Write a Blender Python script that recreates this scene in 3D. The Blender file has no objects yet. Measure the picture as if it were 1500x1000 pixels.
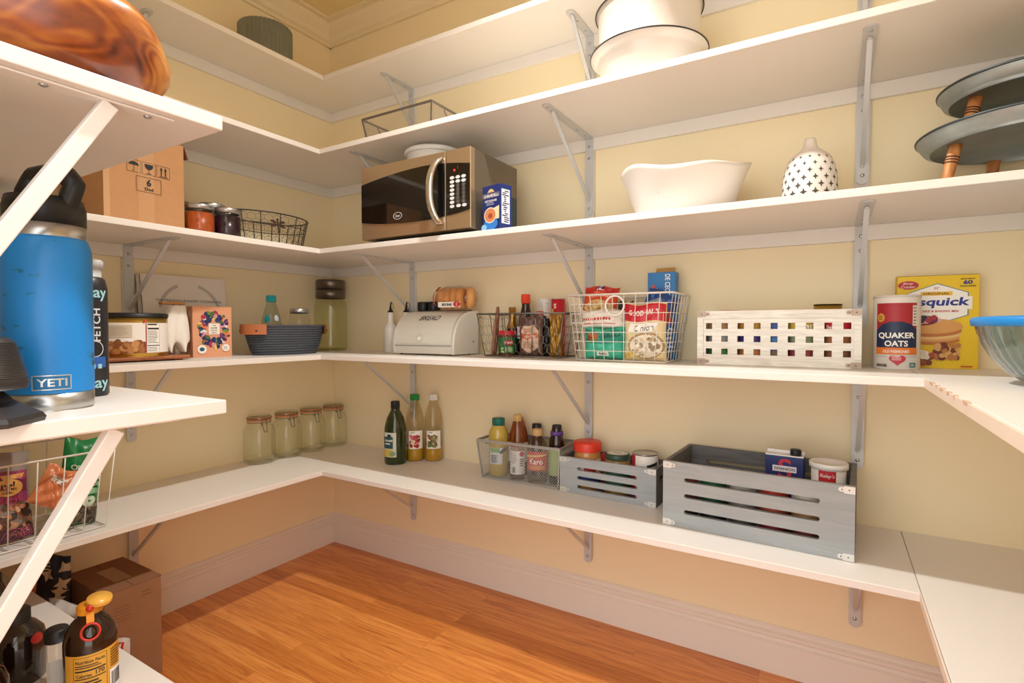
import bpy, bmesh, math, random
from mathutils import Vector, Matrix
PI = math.pi
SC = bpy.context.scene
COL = SC.collection
random.seed(7)

# ------------------------------------------------------------------ camera
cam_d = bpy.data.cameras.new('camera')
cam_d.lens = 18.79
cam_d.sensor_width = 36
cam_d.clip_start = 0.02
cam = bpy.data.objects.new('camera', cam_d)
cam.location = (2.075, -1.7717, 1.035)
cam.rotation_euler = (PI / 2 - 0.0261, 0, 0.5407)
COL.objects.link(cam)
SC.camera = cam
CX, CY = 2.075, -1.7717

# ------------------------------------------------------------------ world, exposure
W = bpy.data.worlds.new('world')
SC.world = W
W.use_nodes = True
bg = W.node_tree.nodes['Background']
bg.inputs['Color'].default_value = (1.0, 0.985, 0.965, 1)
bg.inputs['Strength'].default_value = 2.5
SC.view_settings.view_transform = 'Standard'
SC.view_settings.look = 'None'
SC.view_settings.exposure = 0.17
SC.view_settings.gamma = 1.0
SC.cycles.max_bounces = 16
SC.cycles.diffuse_bounces = 9
SC.cycles.transparent_max_bounces = 40
LAMP = (1.45, -0.77)
ld = bpy.data.lights.new('downlight', 'SPOT')
ld.energy = 92
ld.color = (1.0, 0.98, 0.945)
ld.spot_size = math.radians(150)
ld.spot_blend = 1.0
ld.shadow_soft_size = 0.03
lo = bpy.data.objects.new('downlight', ld)
lo.location = (LAMP[0], LAMP[1], 2.40)
COL.objects.link(lo)

# ------------------------------------------------------------------ materials
def lin(c):
    c = c / 255.0
    return c / 12.92 if c <= 0.04045 else ((c + 0.055) / 1.055) ** 2.4
def rgb(h):
    return (lin(int(h[0:2], 16)), lin(int(h[2:4], 16)), lin(int(h[4:6], 16)), 1)
_MC = {}
def m(h, rough=0.5, metal=0.0, var=0.06, scale=18.0, bump=0.0, spec=0.5, coat=0.0):
    """plain painted / printed / plastic / metal surface with a little procedural variation"""
    key = (h, rough, metal, var, scale, bump, spec, coat)
    if key in _MC: return _MC[key]
    M = bpy.data.materials.new('surface_' + h)
    M.use_nodes = True
    nt = M.node_tree; N = nt.nodes; L = nt.links
    b = N['Principled BSDF']
    b.inputs['Roughness'].default_value = rough
    b.inputs['Metallic'].default_value = metal
    b.inputs['Specular IOR Level'].default_value = spec
    b.inputs['Coat Weight'].default_value = coat
    tc = N.new('ShaderNodeTexCoord')
    no = N.new('ShaderNodeTexNoise'); no.inputs['Scale'].default_value = scale; no.inputs['Detail'].default_value = 3
    L.new(tc.outputs['Object'], no.inputs['Vector'])
    mx = N.new('ShaderNodeMix'); mx.data_type = 'RGBA'
    c = rgb(h)
    mx.inputs['A'].default_value = tuple(max(0, v * (1 - var)) for v in c[:3]) + (1,)
    mx.inputs['B'].default_value = tuple(min(1, v * (1 + var)) for v in c[:3]) + (1,)
    L.new(no.outputs['Fac'], mx.inputs['Factor'])
    L.new(mx.outputs['Result'], b.inputs['Base Color'])
    if bump:
        bu = N.new('ShaderNodeBump'); bu.inputs['Strength'].default_value = bump; bu.inputs['Distance'].default_value = 0.002
        L.new(no.outputs['Fac'], bu.inputs['Height']); L.new(bu.outputs['Normal'], b.inputs['Normal'])
    _MC[key] = M
    return M
def glass(h='F4F8F2', refl=1.0, rough=0.02):
    """thin clear glass or plastic: see-through with Fresnel reflection"""
    key = ('glass', h, refl, rough)
    if key in _MC: return _MC[key]
    M = bpy.data.materials.new('clear_glass'); M.use_nodes = True
    nt = M.node_tree; N = nt.nodes; L = nt.links
    N.remove(N['Principled BSDF'])
    out = [n for n in N if n.type == 'OUTPUT_MATERIAL'][0]
    tr = N.new('ShaderNodeBsdfTransparent'); tr.inputs['Color'].default_value = rgb(h)
    gl = N.new('ShaderNodeBsdfGlossy'); gl.inputs['Roughness'].default_value = rough
    fr = N.new('ShaderNodeFresnel'); ge = N.new('ShaderNodeNewGeometry'); io = N.new('ShaderNodeMath'); io.operation = 'MULTIPLY_ADD'
    io.inputs[1].default_value = 0.6897 - 1.45; io.inputs[2].default_value = 1.45
    L.new(ge.outputs['Backfacing'], io.inputs[0]); L.new(io.outputs[0], fr.inputs['IOR'])
    mu = N.new('ShaderNodeMath'); mu.operation = 'MULTIPLY'; mu.inputs[1].default_value = refl
    mx = N.new('ShaderNodeMixShader')
    L.new(fr.outputs['Fac'], mu.inputs[0]); L.new(mu.outputs[0], mx.inputs['Fac'])
    L.new(tr.outputs[0], mx.inputs[1]); L.new(gl.outputs[0], mx.inputs[2]); L.new(mx.outputs[0], out.inputs['Surface'])
    _MC[key] = M
    return M
def wood(c1, c2, rough=0.45, axis=(1, 12, 12), scale=3.0, bump=0.1, coat=0.0, dist=2.0):
    key = ('wood', c1, c2, rough, axis, scale, coat, dist)
    if key in _MC: return _MC[key]
    M = bpy.data.materials.new('wood_grain'); M.use_nodes = True
    nt = M.node_tree; N = nt.nodes; L = nt.links
    b = N['Principled BSDF']; b.inputs['Roughness'].default_value = rough; b.inputs['Coat Weight'].default_value = coat
    tc = N.new('ShaderNodeTexCoord'); mp = N.new('ShaderNodeMapping'); mp.inputs['Scale'].default_value = axis
    L.new(tc.outputs['Object'], mp.inputs['Vector'])
    no = N.new('ShaderNodeTexNoise'); no.inputs['Scale'].default_value = scale; no.inputs['Detail'].default_value = 6; no.inputs['Distortion'].default_value = dist
    L.new(mp.outputs[0], no.inputs['Vector'])
    cr = N.new('ShaderNodeValToRGB')
    cr.color_ramp.elements[0].position = 0.32; cr.color_ramp.elements[0].color = rgb(c1)
    cr.color_ramp.elements[1].position = 0.68; cr.color_ramp.elements[1].color = rgb(c2)
    L.new(no.outputs['Fac'], cr.inputs['Fac']); L.new(cr.outputs['Color'], b.inputs['Base Color'])
    bu = N.new('ShaderNodeBump'); bu.inputs['Strength'].default_value = bump; bu.inputs['Distance'].default_value = 0.001
    L.new(no.outputs['Fac'], bu.inputs['Height']); L.new(bu.outputs['Normal'], b.inputs['Normal'])
    _MC[key] = M
    return M
def floor_mat():
    M = bpy.data.materials.new('oak_floorboards'); M.use_nodes = True
    nt = M.node_tree; N = nt.nodes; L = nt.links
    b = N['Principled BSDF']; b.inputs['Roughness'].default_value = 0.32; b.inputs['Coat Weight'].default_value = 0.25; b.inputs['Coat Roughness'].default_value = 0.25
    tc = N.new('ShaderNodeTexCoord')
    br = N.new('ShaderNodeTexBrick')
    br.inputs['Color1'].default_value = (0, 0, 0, 1); br.inputs['Color2'].default_value = (1, 1, 1, 1); br.inputs['Mortar'].default_value = (0.4, 0.4, 0.4, 1)
    br.inputs['Scale'].default_value = 1; br.inputs['Mortar Size'].default_value = 0.0005; br.inputs['Brick Width'].default_value = 0.95; br.inputs['Row Height'].default_value = 0.058
    br.offset = 0.37; br.offset_frequency = 3
    L.new(tc.outputs['Object'], br.inputs['Vector'])
    mp = N.new('ShaderNodeMapping'); mp.inputs['Scale'].default_value = (1.2, 17, 1)
    ad = N.new('ShaderNodeVectorMath'); ad.operation = 'MULTIPLY_ADD'
    L.new(br.outputs['Color'], ad.inputs[0]); ad.inputs[1].default_value = (7, 3, 0); L.new(tc.outputs['Object'], ad.inputs[2])
    L.new(ad.outputs[0], mp.inputs['Vector'])
    no = N.new('ShaderNodeTexNoise'); no.inputs['Scale'].default_value = 3.2; no.inputs['Detail'].default_value = 9; no.inputs['Roughness'].default_value = 0.65; no.inputs['Distortion'].default_value = 1.2
    L.new(mp.outputs[0], no.inputs['Vector'])
    cr = N.new('ShaderNodeValToRGB'); e = cr.color_ramp.elements
    e[0].position = 0.28; e[0].color = rgb('B5672B'); e[1].position = 0.75; e[1].color = rgb('F2AE60')
    x = e.new(0.5); x.color = rgb('E09348')
    L.new(no.outputs['Fac'], cr.inputs['Fac'])
    hs = N.new('ShaderNodeMix'); hs.data_type = 'RGBA'; hs.blend_type = 'MULTIPLY'
    sep = N.new('ShaderNodeValToRGB'); sep.color_ramp.elements[0].color = rgb('DFCDB6'); sep.color_ramp.elements[1].color = rgb('FFFFFF')
    L.new(br.outputs['Color'], sep.inputs['Fac'])
    hs.inputs['Factor'].default_value = 1.0
    L.new(cr.outputs['Color'], hs.inputs['A']); L.new(sep.outputs['Color'], hs.inputs['B'])
    gm = N.new('ShaderNodeMix'); gm.data_type = 'RGBA'; gm.inputs['B'].default_value = rgb('A06A34')
    L.new(br.outputs['Fac'], gm.inputs['Factor']); L.new(hs.outputs['Result'], gm.inputs['A'])
    L.new(gm.outputs['Result'], b.inputs['Base Color'])
    return M
def olive_mat():
    """strongly figured live-edge wood with dark cracks"""
    M = bpy.data.materials.new('figured_wood'); M.use_nodes = True
    nt = M.node_tree; N = nt.nodes; L = nt.links
    b = N['Principled BSDF']; b.inputs['Roughness'].default_value = 0.3; b.inputs['Coat Weight'].default_value = 0.35; b.inputs['Coat Roughness'].default_value = 0.2
    tc = N.new('ShaderNodeTexCoord'); mp = N.new('ShaderNodeMapping'); mp.inputs['Scale'].default_value = (1, 1, 2.2)
    L.new(tc.outputs['Object'], mp.inputs['Vector'])
    n0 = N.new('ShaderNodeTexNoise'); n0.inputs['Scale'].default_value = 5; n0.inputs['Detail'].default_value = 2; n0.inputs['Distortion'].default_value = 0.6
    L.new(mp.outputs[0], n0.inputs['Vector'])
    m1 = N.new('ShaderNodeMath'); m1.operation = 'MULTIPLY'; m1.inputs[1].default_value = 60; L.new(n0.outputs['Fac'], m1.inputs[0])
    m2 = N.new('ShaderNodeMath'); m2.operation = 'SINE'; L.new(m1.outputs[0], m2.inputs[0])
    n1 = N.new('ShaderNodeTexNoise'); n1.inputs['Scale'].default_value = 9; n1.inputs['Detail'].default_value = 6
    L.new(mp.outputs[0], n1.inputs['Vector'])
    sz = N.new('ShaderNodeSeparateXYZ'); L.new(tc.outputs['Object'], sz.inputs[0])
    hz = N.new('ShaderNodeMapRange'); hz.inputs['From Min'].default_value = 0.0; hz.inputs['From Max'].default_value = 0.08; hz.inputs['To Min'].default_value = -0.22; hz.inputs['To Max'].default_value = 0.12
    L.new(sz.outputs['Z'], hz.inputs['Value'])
    m3 = N.new('ShaderNodeMath'); m3.operation = 'MULTIPLY_ADD'; m3.inputs[1].default_value = 0.07; L.new(m2.outputs[0], m3.inputs[0]); L.new(n1.outputs['Fac'], m3.inputs[2])
    mx = N.new('ShaderNodeMath'); L.new(m3.outputs[0], mx.inputs[0]); L.new(hz.outputs[0], mx.inputs[1])
    cr = N.new('ShaderNodeValToRGB'); e = cr.color_ramp.elements
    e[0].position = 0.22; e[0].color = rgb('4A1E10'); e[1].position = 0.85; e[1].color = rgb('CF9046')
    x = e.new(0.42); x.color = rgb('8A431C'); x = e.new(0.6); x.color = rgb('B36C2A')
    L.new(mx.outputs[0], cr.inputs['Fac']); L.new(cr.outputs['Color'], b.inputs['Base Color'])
    return M

WALL = m('EFE1BD', 0.6, 0, 0.03, 3.0)
CEIL = m('E8D9A6', 0.7, 0, 0.02, 3.0)
WHITE = m('E4E0DA', 0.38, 0, 0.02, 6.0)
TRIMW = m('E6DED3', 0.4, 0, 0.02, 6.0)
EDGE = m('EEEBE5', 0.4, 0, 0.02, 6.0)
BRK = m('C6C8C9', 0.4, 0.1, 0.04)
STEEL = m('B9BABA', 0.28, 0.9, 0.03)
ZINC = m('9AA2A0', 0.45, 0.5, 0.2, 30)
BLACK = m('17171A', 0.45, 0, 0.05)
CARD = m('B98A5E', 0.8, 0, 0.06, 60)
PAPER = m('F1EEE8', 0.6, 0, 0.02)
INK = m('1B1B1D', 0.6, 0, 0.0)
WIREW = m('E9E5DD', 0.4, 0.1, 0.03)
WIRED = m('4A4540', 0.5, 0.6, 0.1)
WIREG = m('8A8781', 0.4, 0.8, 0.1)
GL = glass()

# ------------------------------------------------------------------ mesh builder
class MB:
    def __init__(s): s.v = []; s.f = []; s.mi = []; s.sm = []; s.M = Matrix.Identity(4)
    def at(s, M): s.M = M; return s
    def add(s, vs, fs, mi=0, smooth=False):
        o = len(s.v); s.v += [tuple(s.M @ Vector(p)) for p in vs]
        for f in fs: s.f.append(tuple(i + o for i in f)); s.mi.append(mi); s.sm.append(smooth)
        return s
    def box(s, x0, y0, z0, x1, y1, z1, mi=0):
        vs = [(x, y, z) for z in (z0, z1) for y in (y0, y1) for x in (x0, x1)]
        return s.add(vs, [(0, 2, 3, 1), (4, 5, 7, 6), (0, 1, 5, 4), (2, 6, 7, 3), (0, 4, 6, 2), (1, 3, 7, 5)], mi)
    def prism(s, poly, vec, mi=0, smooth=False):
        n = len(poly); vec = Vector(vec); a = [Vector(p) for p in poly]
        vs = a + [p + vec for p in a]
        fs = [tuple(range(n - 1, -1, -1)), tuple(range(n, 2 * n))]
        s.add(vs, fs, mi, False)
        o = len(s.v) - 2 * n
        for i in range(n):
            j = (i + 1) % n; s.f.append((o + i, o + j, o + n + j, o + n + i)); s.mi.append(mi); s.sm.append(smooth)
        return s
    def lathe(s, prof, seg=28, c=(0, 0, 0), mi=0, sx=1, sy=1, smooth=True, rfun=None):
        vs = []; fs = []; idx = []
        for k, (r, z) in enumerate(prof):
            if r < 1e-6: idx.append([len(vs)]); vs.append((c[0], c[1], c[2] + z))
            else:
                row = []
                for i in range(seg):
                    a = 2 * PI * i / seg; q = rfun(a, k) if rfun else (1, 0)
                    row.append(len(vs)); vs.append((c[0] + r * q[0] * sx * math.cos(a), c[1] + r * q[0] * sy * math.sin(a), c[2] + z + q[1]))
                idx.append(row)
        for A, B in zip(idx, idx[1:]):
            if len(A) == 1 and len(B) == 1: continue
            for i in range(seg):
                j = (i + 1) % seg
                if len(A) == 1: fs.append((A[0], B[j], B[i])) if False else fs.append((A[0], B[j], B[i])[::-1])
                elif len(B) == 1: fs.append((A[i], A[j], B[0]))
                else: fs.append((A[i], A[j], B[j], B[i]))
        return s.add(vs, fs, mi, smooth)
    def cyl(s, c, r, h, seg=20, mi=0, r2=None, smooth=True):
        r2 = r if r2 is None else r2
        return s.lathe([(0, 0), (r, 0), (r, 0.0001), (r2, h - 0.0001), (r2, h), (0, h)], seg, c, mi, smooth=smooth)
    def tube(s, pts, r, seg=6, closed=False, mi=0, r2=None, flat=None):
        P = [Vector(p) for p in pts]; n = len(P); vs = []; fs = []; prev = None
        for i in range(n):
            if closed: t = P[(i + 1) % n] - P[i - 1]
            else: t = P[min(i + 1, n - 1)] - P[max(i - 1, 0)]
            t = t.normalized() if t.length > 1e-9 else Vector((0, 0, 1))
            if prev is None:
                u = t.orthogonal().normalized()
                if flat is not None: u = (Vector(flat) - t * t.dot(Vector(flat))).normalized()
            else:
                u = prev - t * prev.dot(t); u = u.normalized() if u.length > 1e-6 else t.orthogonal().normalized()
            prev = u; w = t.cross(u)
            rr = r if r2 is None else r + (r2 - r) * i / (n - 1)
            for k in range(seg):
                a = 2 * PI * (k + 0.5) / seg
                vs.append(P[i] + (u * math.cos(a) + w * math.sin(a)) * rr)
        m_ = n if closed else n - 1
        for i in range(m_):
            j = (i + 1) % n
            for k in range(seg):
                l = (k + 1) % seg; fs.append((i * seg + k, i * seg + l, j * seg + l, j * seg + k))
        if not closed: fs += [tuple(range(seg - 1, -1, -1)), tuple((n - 1) * seg + k for k in range(seg))]
        return s.add(vs, fs, mi, seg > 4)
    def bar(s, a, b, w, t, side, mi=0):
        """rectangular bar from a to b; w across 'side', t the other way"""
        a = Vector(a); b = Vector(b); d = (b - a).normalized(); u = Vector(side); u = (u - d * u.dot(d)).normalized(); v = d.cross(u)
        q = [a + u * (x * w / 2) + v * (y * t / 2) for x, y in ((-1, -1), (1, -1), (1, 1), (-1, 1))]
        return s.prism(q, b - a, mi)
    def ball(s, c, r, mi=0, seg=10, rings=7, sc=(1, 1, 1)):
        vs = []; fs = []
        for i in range(rings + 1):
            th = PI * i / rings
            for j in range(seg):
                a = 2 * PI * j / seg; vs.append((c[0] + r * sc[0] * math.sin(th) * math.cos(a), c[1] + r * sc[1] * math.sin(th) * math.sin(a), c[2] - r * sc[2] * math.cos(th)))
        for i in range(rings):
            for j in range(seg):
                k = (j + 1) % seg; fs.append((i * seg + j, i * seg + k, (i + 1) * seg + k, (i + 1) * seg + j))
        return s.add(vs, fs, mi, True)
    def grid(s, fn, nu, nv, mi=0, smooth=True, flip=False):
        vs = [fn(i / nu, j / nv) for j in range(nv + 1) for i in range(nu + 1)]
        fs = []
        for j in range(nv):
            for i in range(nu):
                a = j * (nu + 1) + i; q = (a, a + 1, a + nu + 2, a + nu + 1); fs.append(q[::-1] if flip else q)
        return s.add(vs, fs, mi, smooth)
    def plate(s, outer, holes, th, M, mi=0):
        """flat plate with holes, cut in its own xy plane, thickness th, placed by M"""
        cu = bpy.data.curves.new('plate', 'CURVE'); cu.dimensions = '2D'; cu.fill_mode = 'BOTH'; cu.extrude = th / 2
        for loop in [outer] + holes:
            sp = cu.splines.new('POLY'); sp.points.add(len(loop) - 1); sp.use_cyclic_u = True
            for p, q in zip(sp.points, loop): p.co = (q[0], q[1], 0, 1)
        ob = bpy.data.objects.new('plate', cu); me = ob.to_mesh()
        keep = s.M; s.M = keep @ M
        s.add([v.co.copy() for v in me.vertices], [tuple(p.vertices) for p in me.polygons], mi)
        s.M = keep
        ob.to_mesh_clear(); bpy.data.objects.remove(ob); bpy.data.curves.remove(cu)
        return s
    def build(s, name, mats, parent=None, bevel=0, seg=2, loc=None, rz=0, clean=False):
        me = bpy.data.meshes.new(name); me.from_pydata(s.v, [], s.f)
        mats = mats if isinstance(mats, (list, tuple)) else [mats]
        for x in mats: me.materials.append(x)
        me.polygons.foreach_set('material_index', s.mi); me.polygons.foreach_set('use_smooth', s.sm)
        if clean or bevel:
            bm = bmesh.new(); bm.from_mesh(me); bmesh.ops.remove_doubles(bm, verts=bm.verts, dist=1e-5)
            bmesh.ops.recalc_face_normals(bm, faces=bm.faces); bm.to_mesh(me); bm.free()
        me.update()
        o = bpy.data.objects.new(name, me); COL.objects.link(o)
        if parent is not None: o.parent = parent
        if loc is not None: o.location = loc
        o.rotation_euler = (0, 0, rz)
        if bevel:
            b = o.modifiers.new('bevel', 'BEVEL'); b.width = bevel; b.segments = seg; b.limit_method = 'ANGLE'; b.angle_limit = 0.6
        return o
def tag(o, label, cat, group=None):
    o['label'] = label; o['category'] = cat
    if group: o['group'] = group
    return o
def T(name, label, cat, loc, rz=0, group=None):
    o = bpy.data.objects.new(name, None); o.empty_display_size = 0.03; COL.objects.link(o)
    o.location = loc; o.rotation_euler = (0, 0, rz)
    return tag(o, label, cat, group)
def struct(o): o['kind'] = 'structure'; return o
def dup(root, loc, rz, label, group=None, name=None):
    r = root.copy(); COL.objects.link(r); r.location = loc; r.rotation_euler = (0, 0, rz); r['label'] = label
    if group: r['group'] = group
    for ch in list(root.children):
        c = ch.copy(); COL.objects.link(c); c.parent = r
        for g in list(ch.children):
            d = g.copy(); COL.objects.link(d); d.parent = c
    return r

# ------------------------------------------------------------------ printed labels
_TX = {}
def text_mesh(t, bold=0.0, shear=0.0, space=1.0):
    k = (t, bold, shear, space)
    if k not in _TX:
        cu = bpy.data.curves.new('lettering', 'FONT'); cu.body = t; cu.offset = bold; cu.shear = shear; cu.space_character = space; cu.resolution_u = 3
        ob = bpy.data.objects.new('lettering', cu); me = ob.to_mesh()
        vs = [(v.co.x, v.co.y) for v in me.vertices]; fs = [tuple(p.vertices) for p in me.polygons]
        ob.to_mesh_clear(); bpy.data.objects.remove(ob); bpy.data.curves.remove(cu)
        x0 = min(v[0] for v in vs); x1 = max(v[0] for v in vs); y0 = min(v[1] for v in vs); y1 = max(v[1] for v in vs)
        _TX[k] = ([((a - (x0 + x1) / 2), (b - (y0 + y1) / 2)) for a, b in vs], fs, x1 - x0, y1 - y0)
    return _TX[k]
def pmap(o, u, v):
    o = Vector(o); u = Vector(u); v = Vector(v); n = u.cross(v)
    return lambda a, b, d: o + u * a + v * b + n * d
def cmap(r, ang, z0=0.0, c=(0, 0), sx=1, sy=1):
    def f(a, b, d):
        t = ang + a / r; return Vector((c[0] + (r + d) * math.cos(t) * sx, c[1] + (r + d) * math.sin(t) * sy, z0 + b))
    return f
def lmap(prof, ang, z0=0.0, rref=None):
    """wraps onto a lathe profile [(r, z)...] (z rising); u is measured at rref"""
    def rad(z):
        for (r0, a), (r1, b) in zip(prof, prof[1:]):
            if a <= z <= b and b > a: return r0 + (r1 - r0) * (z - a) / (b - a)
        return prof[-1][0]
    R0 = rref or rad(z0)
    def f(a, b, d):
        t = ang + a / R0; r = rad(z0 + b) + d; return Vector((r * math.cos(t), r * math.sin(t), z0 + b))
    return f
class D:
    """a printed label: flat shapes laid on a surface given by a map (u, v, height) -> point"""
    def __init__(s, fn, du=None, dv=None, base=0.0004, step=0.00012):
        s.fn = fn; s.du = du; s.dv = dv; s.off = base; s.step = step; s.mb = MB(); s.mats = []
    def _m(s, mat):
        if mat not in s.mats: s.mats.append(mat)
        return s.mats.index(mat)
    def shape(s, vs, fs, mat):
        s.off += s.step
        if s.du or s.dv:
            bm = bmesh.new(); bv = [bm.verts.new((a, b, 0)) for a, b in vs]
            for f in fs:
                try: bm.faces.new([bv[i] for i in f])
                except ValueError: pass
            for k, st in ((0, s.du), (1, s.dv)):
                if not st: continue
                lo = min(v[k] for v in vs); hi = max(v[k] for v in vs); x = math.ceil(lo / st) * st
                while x < hi:
                    co = [0, 0, 0]; co[k] = x; no = [0, 0, 0]; no[k] = 1
                    bmesh.ops.bisect_plane(bm, geom=bm.verts[:] + bm.edges[:] + bm.faces[:], plane_co=co, plane_no=no); x += st
            bm.verts.index_update()
            vs = [(v.co.x, v.co.y) for v in bm.verts]; fs = [tuple(v.index for v in f.verts) for f in bm.faces]; bm.free()
        s.mb.add([s.fn(a, b, s.off) for a, b in vs], fs, s._m(mat))
        return s
    def poly(s, pts, mat): return s.shape(pts, [tuple(range(len(pts)))], mat)
    def rect(s, u0, v0, u1, v1, mat): return s.poly([(u0, v0), (u1, v0), (u1, v1), (u0, v1)], mat)
    def ell(s, u, v, ru, rv, mat, n=20, rot=0):
        c, sn = math.cos(rot), math.sin(rot)
        return s.poly([(u + ru * math.cos(2 * PI * i / n) * c - rv * math.sin(2 * PI * i / n) * sn, v + ru * math.cos(2 * PI * i / n) * sn + rv * math.sin(2 * PI * i / n) * c) for i in range(n)], mat)
    def ring(s, u, v, r0, r1, mat, a0=0, a1=2 * PI, n=28, ry=1.0):
        vs = []; fs = []
        for i in range(n + 1):
            a = a0 + (a1 - a0) * i / n
            vs += [(u + r0 * math.cos(a), v + r0 * ry * math.sin(a)), (u + r1 * math.cos(a), v + r1 * ry * math.sin(a))]
        for i in range(n): fs.append((2 * i, 2 * i + 1, 2 * i + 3, 2 * i + 2))
        return s.shape(vs, fs, mat)
    def frame(s, u0, v0, u1, v1, w, mat):
        vs = [(u0, v0), (u1, v0), (u1, v1), (u0, v1), (u0 + w, v0 + w), (u1 - w, v0 + w), (u1 - w, v1 - w), (u0 + w, v1 - w)]
        return s.shape(vs, [(0, 1, 5, 4), (1, 2, 6, 5), (2, 3, 7, 6), (3, 0, 4, 7)], mat)
    def text(s, t, u, v, h, mat, w=None, bold=0.0, shear=0.0, rot=0, space=1.0, arc=0.0):
        vs, fs, tw, th = text_mesh(t, bold, shear, space)
        k = h / th; kx = (w / tw) if w else k; c, sn = math.cos(rot), math.sin(rot)
        q = [(a * kx, b * k) for a, b in vs]
        if arc: q = [(a, b + arc * (1 - (2 * a / (kx * tw)) ** 2)) for a, b in q]
        return s.shape([(u + a * c - b * sn, v + a * sn + b * c) for a, b in q], fs, mat)
    def lines(s, u0, v0, u1, v1, n, mat, rnd=None, fill=0.45):
        """a block of small print as ruled strokes"""
        R = rnd or random.Random(3); st = (v1 - v0) / n
        for i in range(n):
            y = v1 - st * (i + 0.5); s.rect(u0, y - st * fill / 2, u0 + (u1 - u0) * R.uniform(0.7, 1), y + st * fill / 2, mat); s.off -= s.step
        s.off += s.step
        return s
    def bars(s, u0, v0, u1, v1, mat, seed=1):
        R = random.Random(seed); x = u0
        while x < u1:
            w = R.choice((0.0005, 0.001, 0.0015)); s.rect(x, v0, min(x + w, u1), v1, mat); s.off -= s.step; x += w + R.choice((0.0006, 0.001))
        s.off += s.step
        return s
    def blobs(s, u0, v0, u1, v1, n, r, mats, seed=1, asp=0.7):
        R = random.Random(seed)
        for i in range(n):
            a = R.uniform(0.7, 1.2) * r; s.ell(R.uniform(u0 + r, u1 - r), R.uniform(v0 + r * 0.8, v1 - r * 0.8), a, a * R.uniform(asp, 1), R.choice(mats), 9, R.uniform(0, PI)); s.off -= s.step * 0.9
        s.off += s.step
        return s
    def word(s, u, v, w, h, mat, n=6, seed=1, rot=0):
        """one unreadable printed word as a row of letter-like strokes"""
        R = random.Random(seed); st = w / n; c, sn = math.cos(rot), math.sin(rot)
        for i in range(n):
            a0 = -w / 2 + i * st; a1 = a0 + st * R.uniform(0.55, 0.78); b0 = -h / 2; b1 = h / 2 * R.choice((1, 1, 0.7))
            s.poly([(u + a * c - b * sn, v + a * sn + b * c) for a, b in ((a0, b0), (a1, b0), (a1, b1), (a0, b1))], mat); s.off -= s.step
        s.off += s.step
        return s
    def build(s, name, parent): return s.mb.build(name, s.mats, parent)
def face(x, y, rz=0, d=0.0): return math.atan2(CY - y, CX - x) - rz + d

# ------------------------------------------------------------------ room
Z = [0.4854, 0.931, 1.334, 1.7144, 2.070]
TH = 0.0185
DEP = [0.402, 0.402, 0.402, 0.388, 0.265]
XR, RW, CH, YF = 2.239, 2.64, 2.45, -1.61
struct(MB().box(-0.1, -3.2, -0.06, RW + 0.1, 0.1, 0).build('floor', floor_mat()))
struct(MB().box(-0.1, YF - 0.12, CH, RW + 0.1, 0.1, CH + 0.06).build('ceiling', CEIL))
struct(MB().box(-0.1, YF - 0.12, 0, 0, 0.1, CH).build('wall_left', WALL))
struct(MB().box(0, 0, 0, RW, 0.1, CH).build('wall_back', WALL))
struct(MB().box(RW, YF - 0.12, 0, RW + 0.1, 0.1, CH).build('wall_right', WALL))
struct(MB().box(0, YF - 0.12, 0, 1.16, YF, CH).box(2.30, YF - 0.12, 0, RW, YF, CH).box(1.16, YF - 0.12, 2.12, 2.30, YF, CH).build('wall_front', WALL))
BBP = [(0, 0), (0.021, 0), (0.021, 0.092), (0.013, 0.0965), (0.013, 0.106), (0.018, 0.111), (0.018, 0.120), (0.0095, 0.1245), (0.0095, 0.133), (0.004, 0.1384), (0, 0.1384)]
struct(MB().prism([(0.0, -a, b) for a, b in BBP], (RW, 0, 0)).build('baseboard_back', TRIMW))
struct(MB().prism([(a, 0, b) for a, b in BBP], (0, YF, 0)).build('baseboard_left', TRIMW))
struct(MB().prism([(RW - a, 0, b) for a, b in BBP], (0, YF, 0)).build('baseboard_right', TRIMW))
CRP = [(0, 2.361), (0.012, 2.361), (0.012, 2.375), (0.022, 2.382), (0.03, 2.40), (0.055, 2.425), (0.062, 2.432), (0.062, 2.44), (0.085, 2.442), (0.085, CH), (0, CH)]
struct(MB().prism([(0.0, -a, b) for a, b in CRP], (RW, 0, 0)).build('trim_1', m('E9DCBB', 0.5, 0, 0.02)))
struct(MB().prism([(a, 0, b) for a, b in CRP], (0, YF, 0)).build('trim_2', m('E9DCBB', 0.5, 0, 0.02)))
struct(MB().prism([(RW - a, 0, b) for a, b in CRP], (0, YF, 0)).build('trim_3', m('E9DCBB', 0.5, 0, 0.02)))
# painted cleats under the upper shelves
CLH, CLT = 0.042, 0.013
n_ = 4
for k in (2, 3, 4):
    zb = Z[k] - TH
    struct(MB().box(CLT, -CLT, zb - CLH, RW, 0, zb).build(f'trim_{n_}', WHITE, bevel=0.0015)); n_ += 1
    struct(MB().box(0, YF, zb - CLH, CLT, 0, zb).build(f'trim_{n_}', WHITE, bevel=0.0015)); n_ += 1

# ceiling lamp: recessed downlight (above the frame)
t = T('ceiling_light', 'round recessed downlight in the pantry ceiling', 'lamp', (LAMP[0], LAMP[1], CH))
MB().lathe([(0.052, -0.001), (0.075, -0.001), (0.075, -0.006), (0.055, -0.010), (0.052, -0.001)], 32).build('trim_ring', m('F2EFE8', 0.3), t)
MB().lathe([(0.052, -0.004), (0.04, -0.0015), (0, -0.0015)], 24).build('reflector', m('F4F2EC', 0.2), t)

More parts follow.
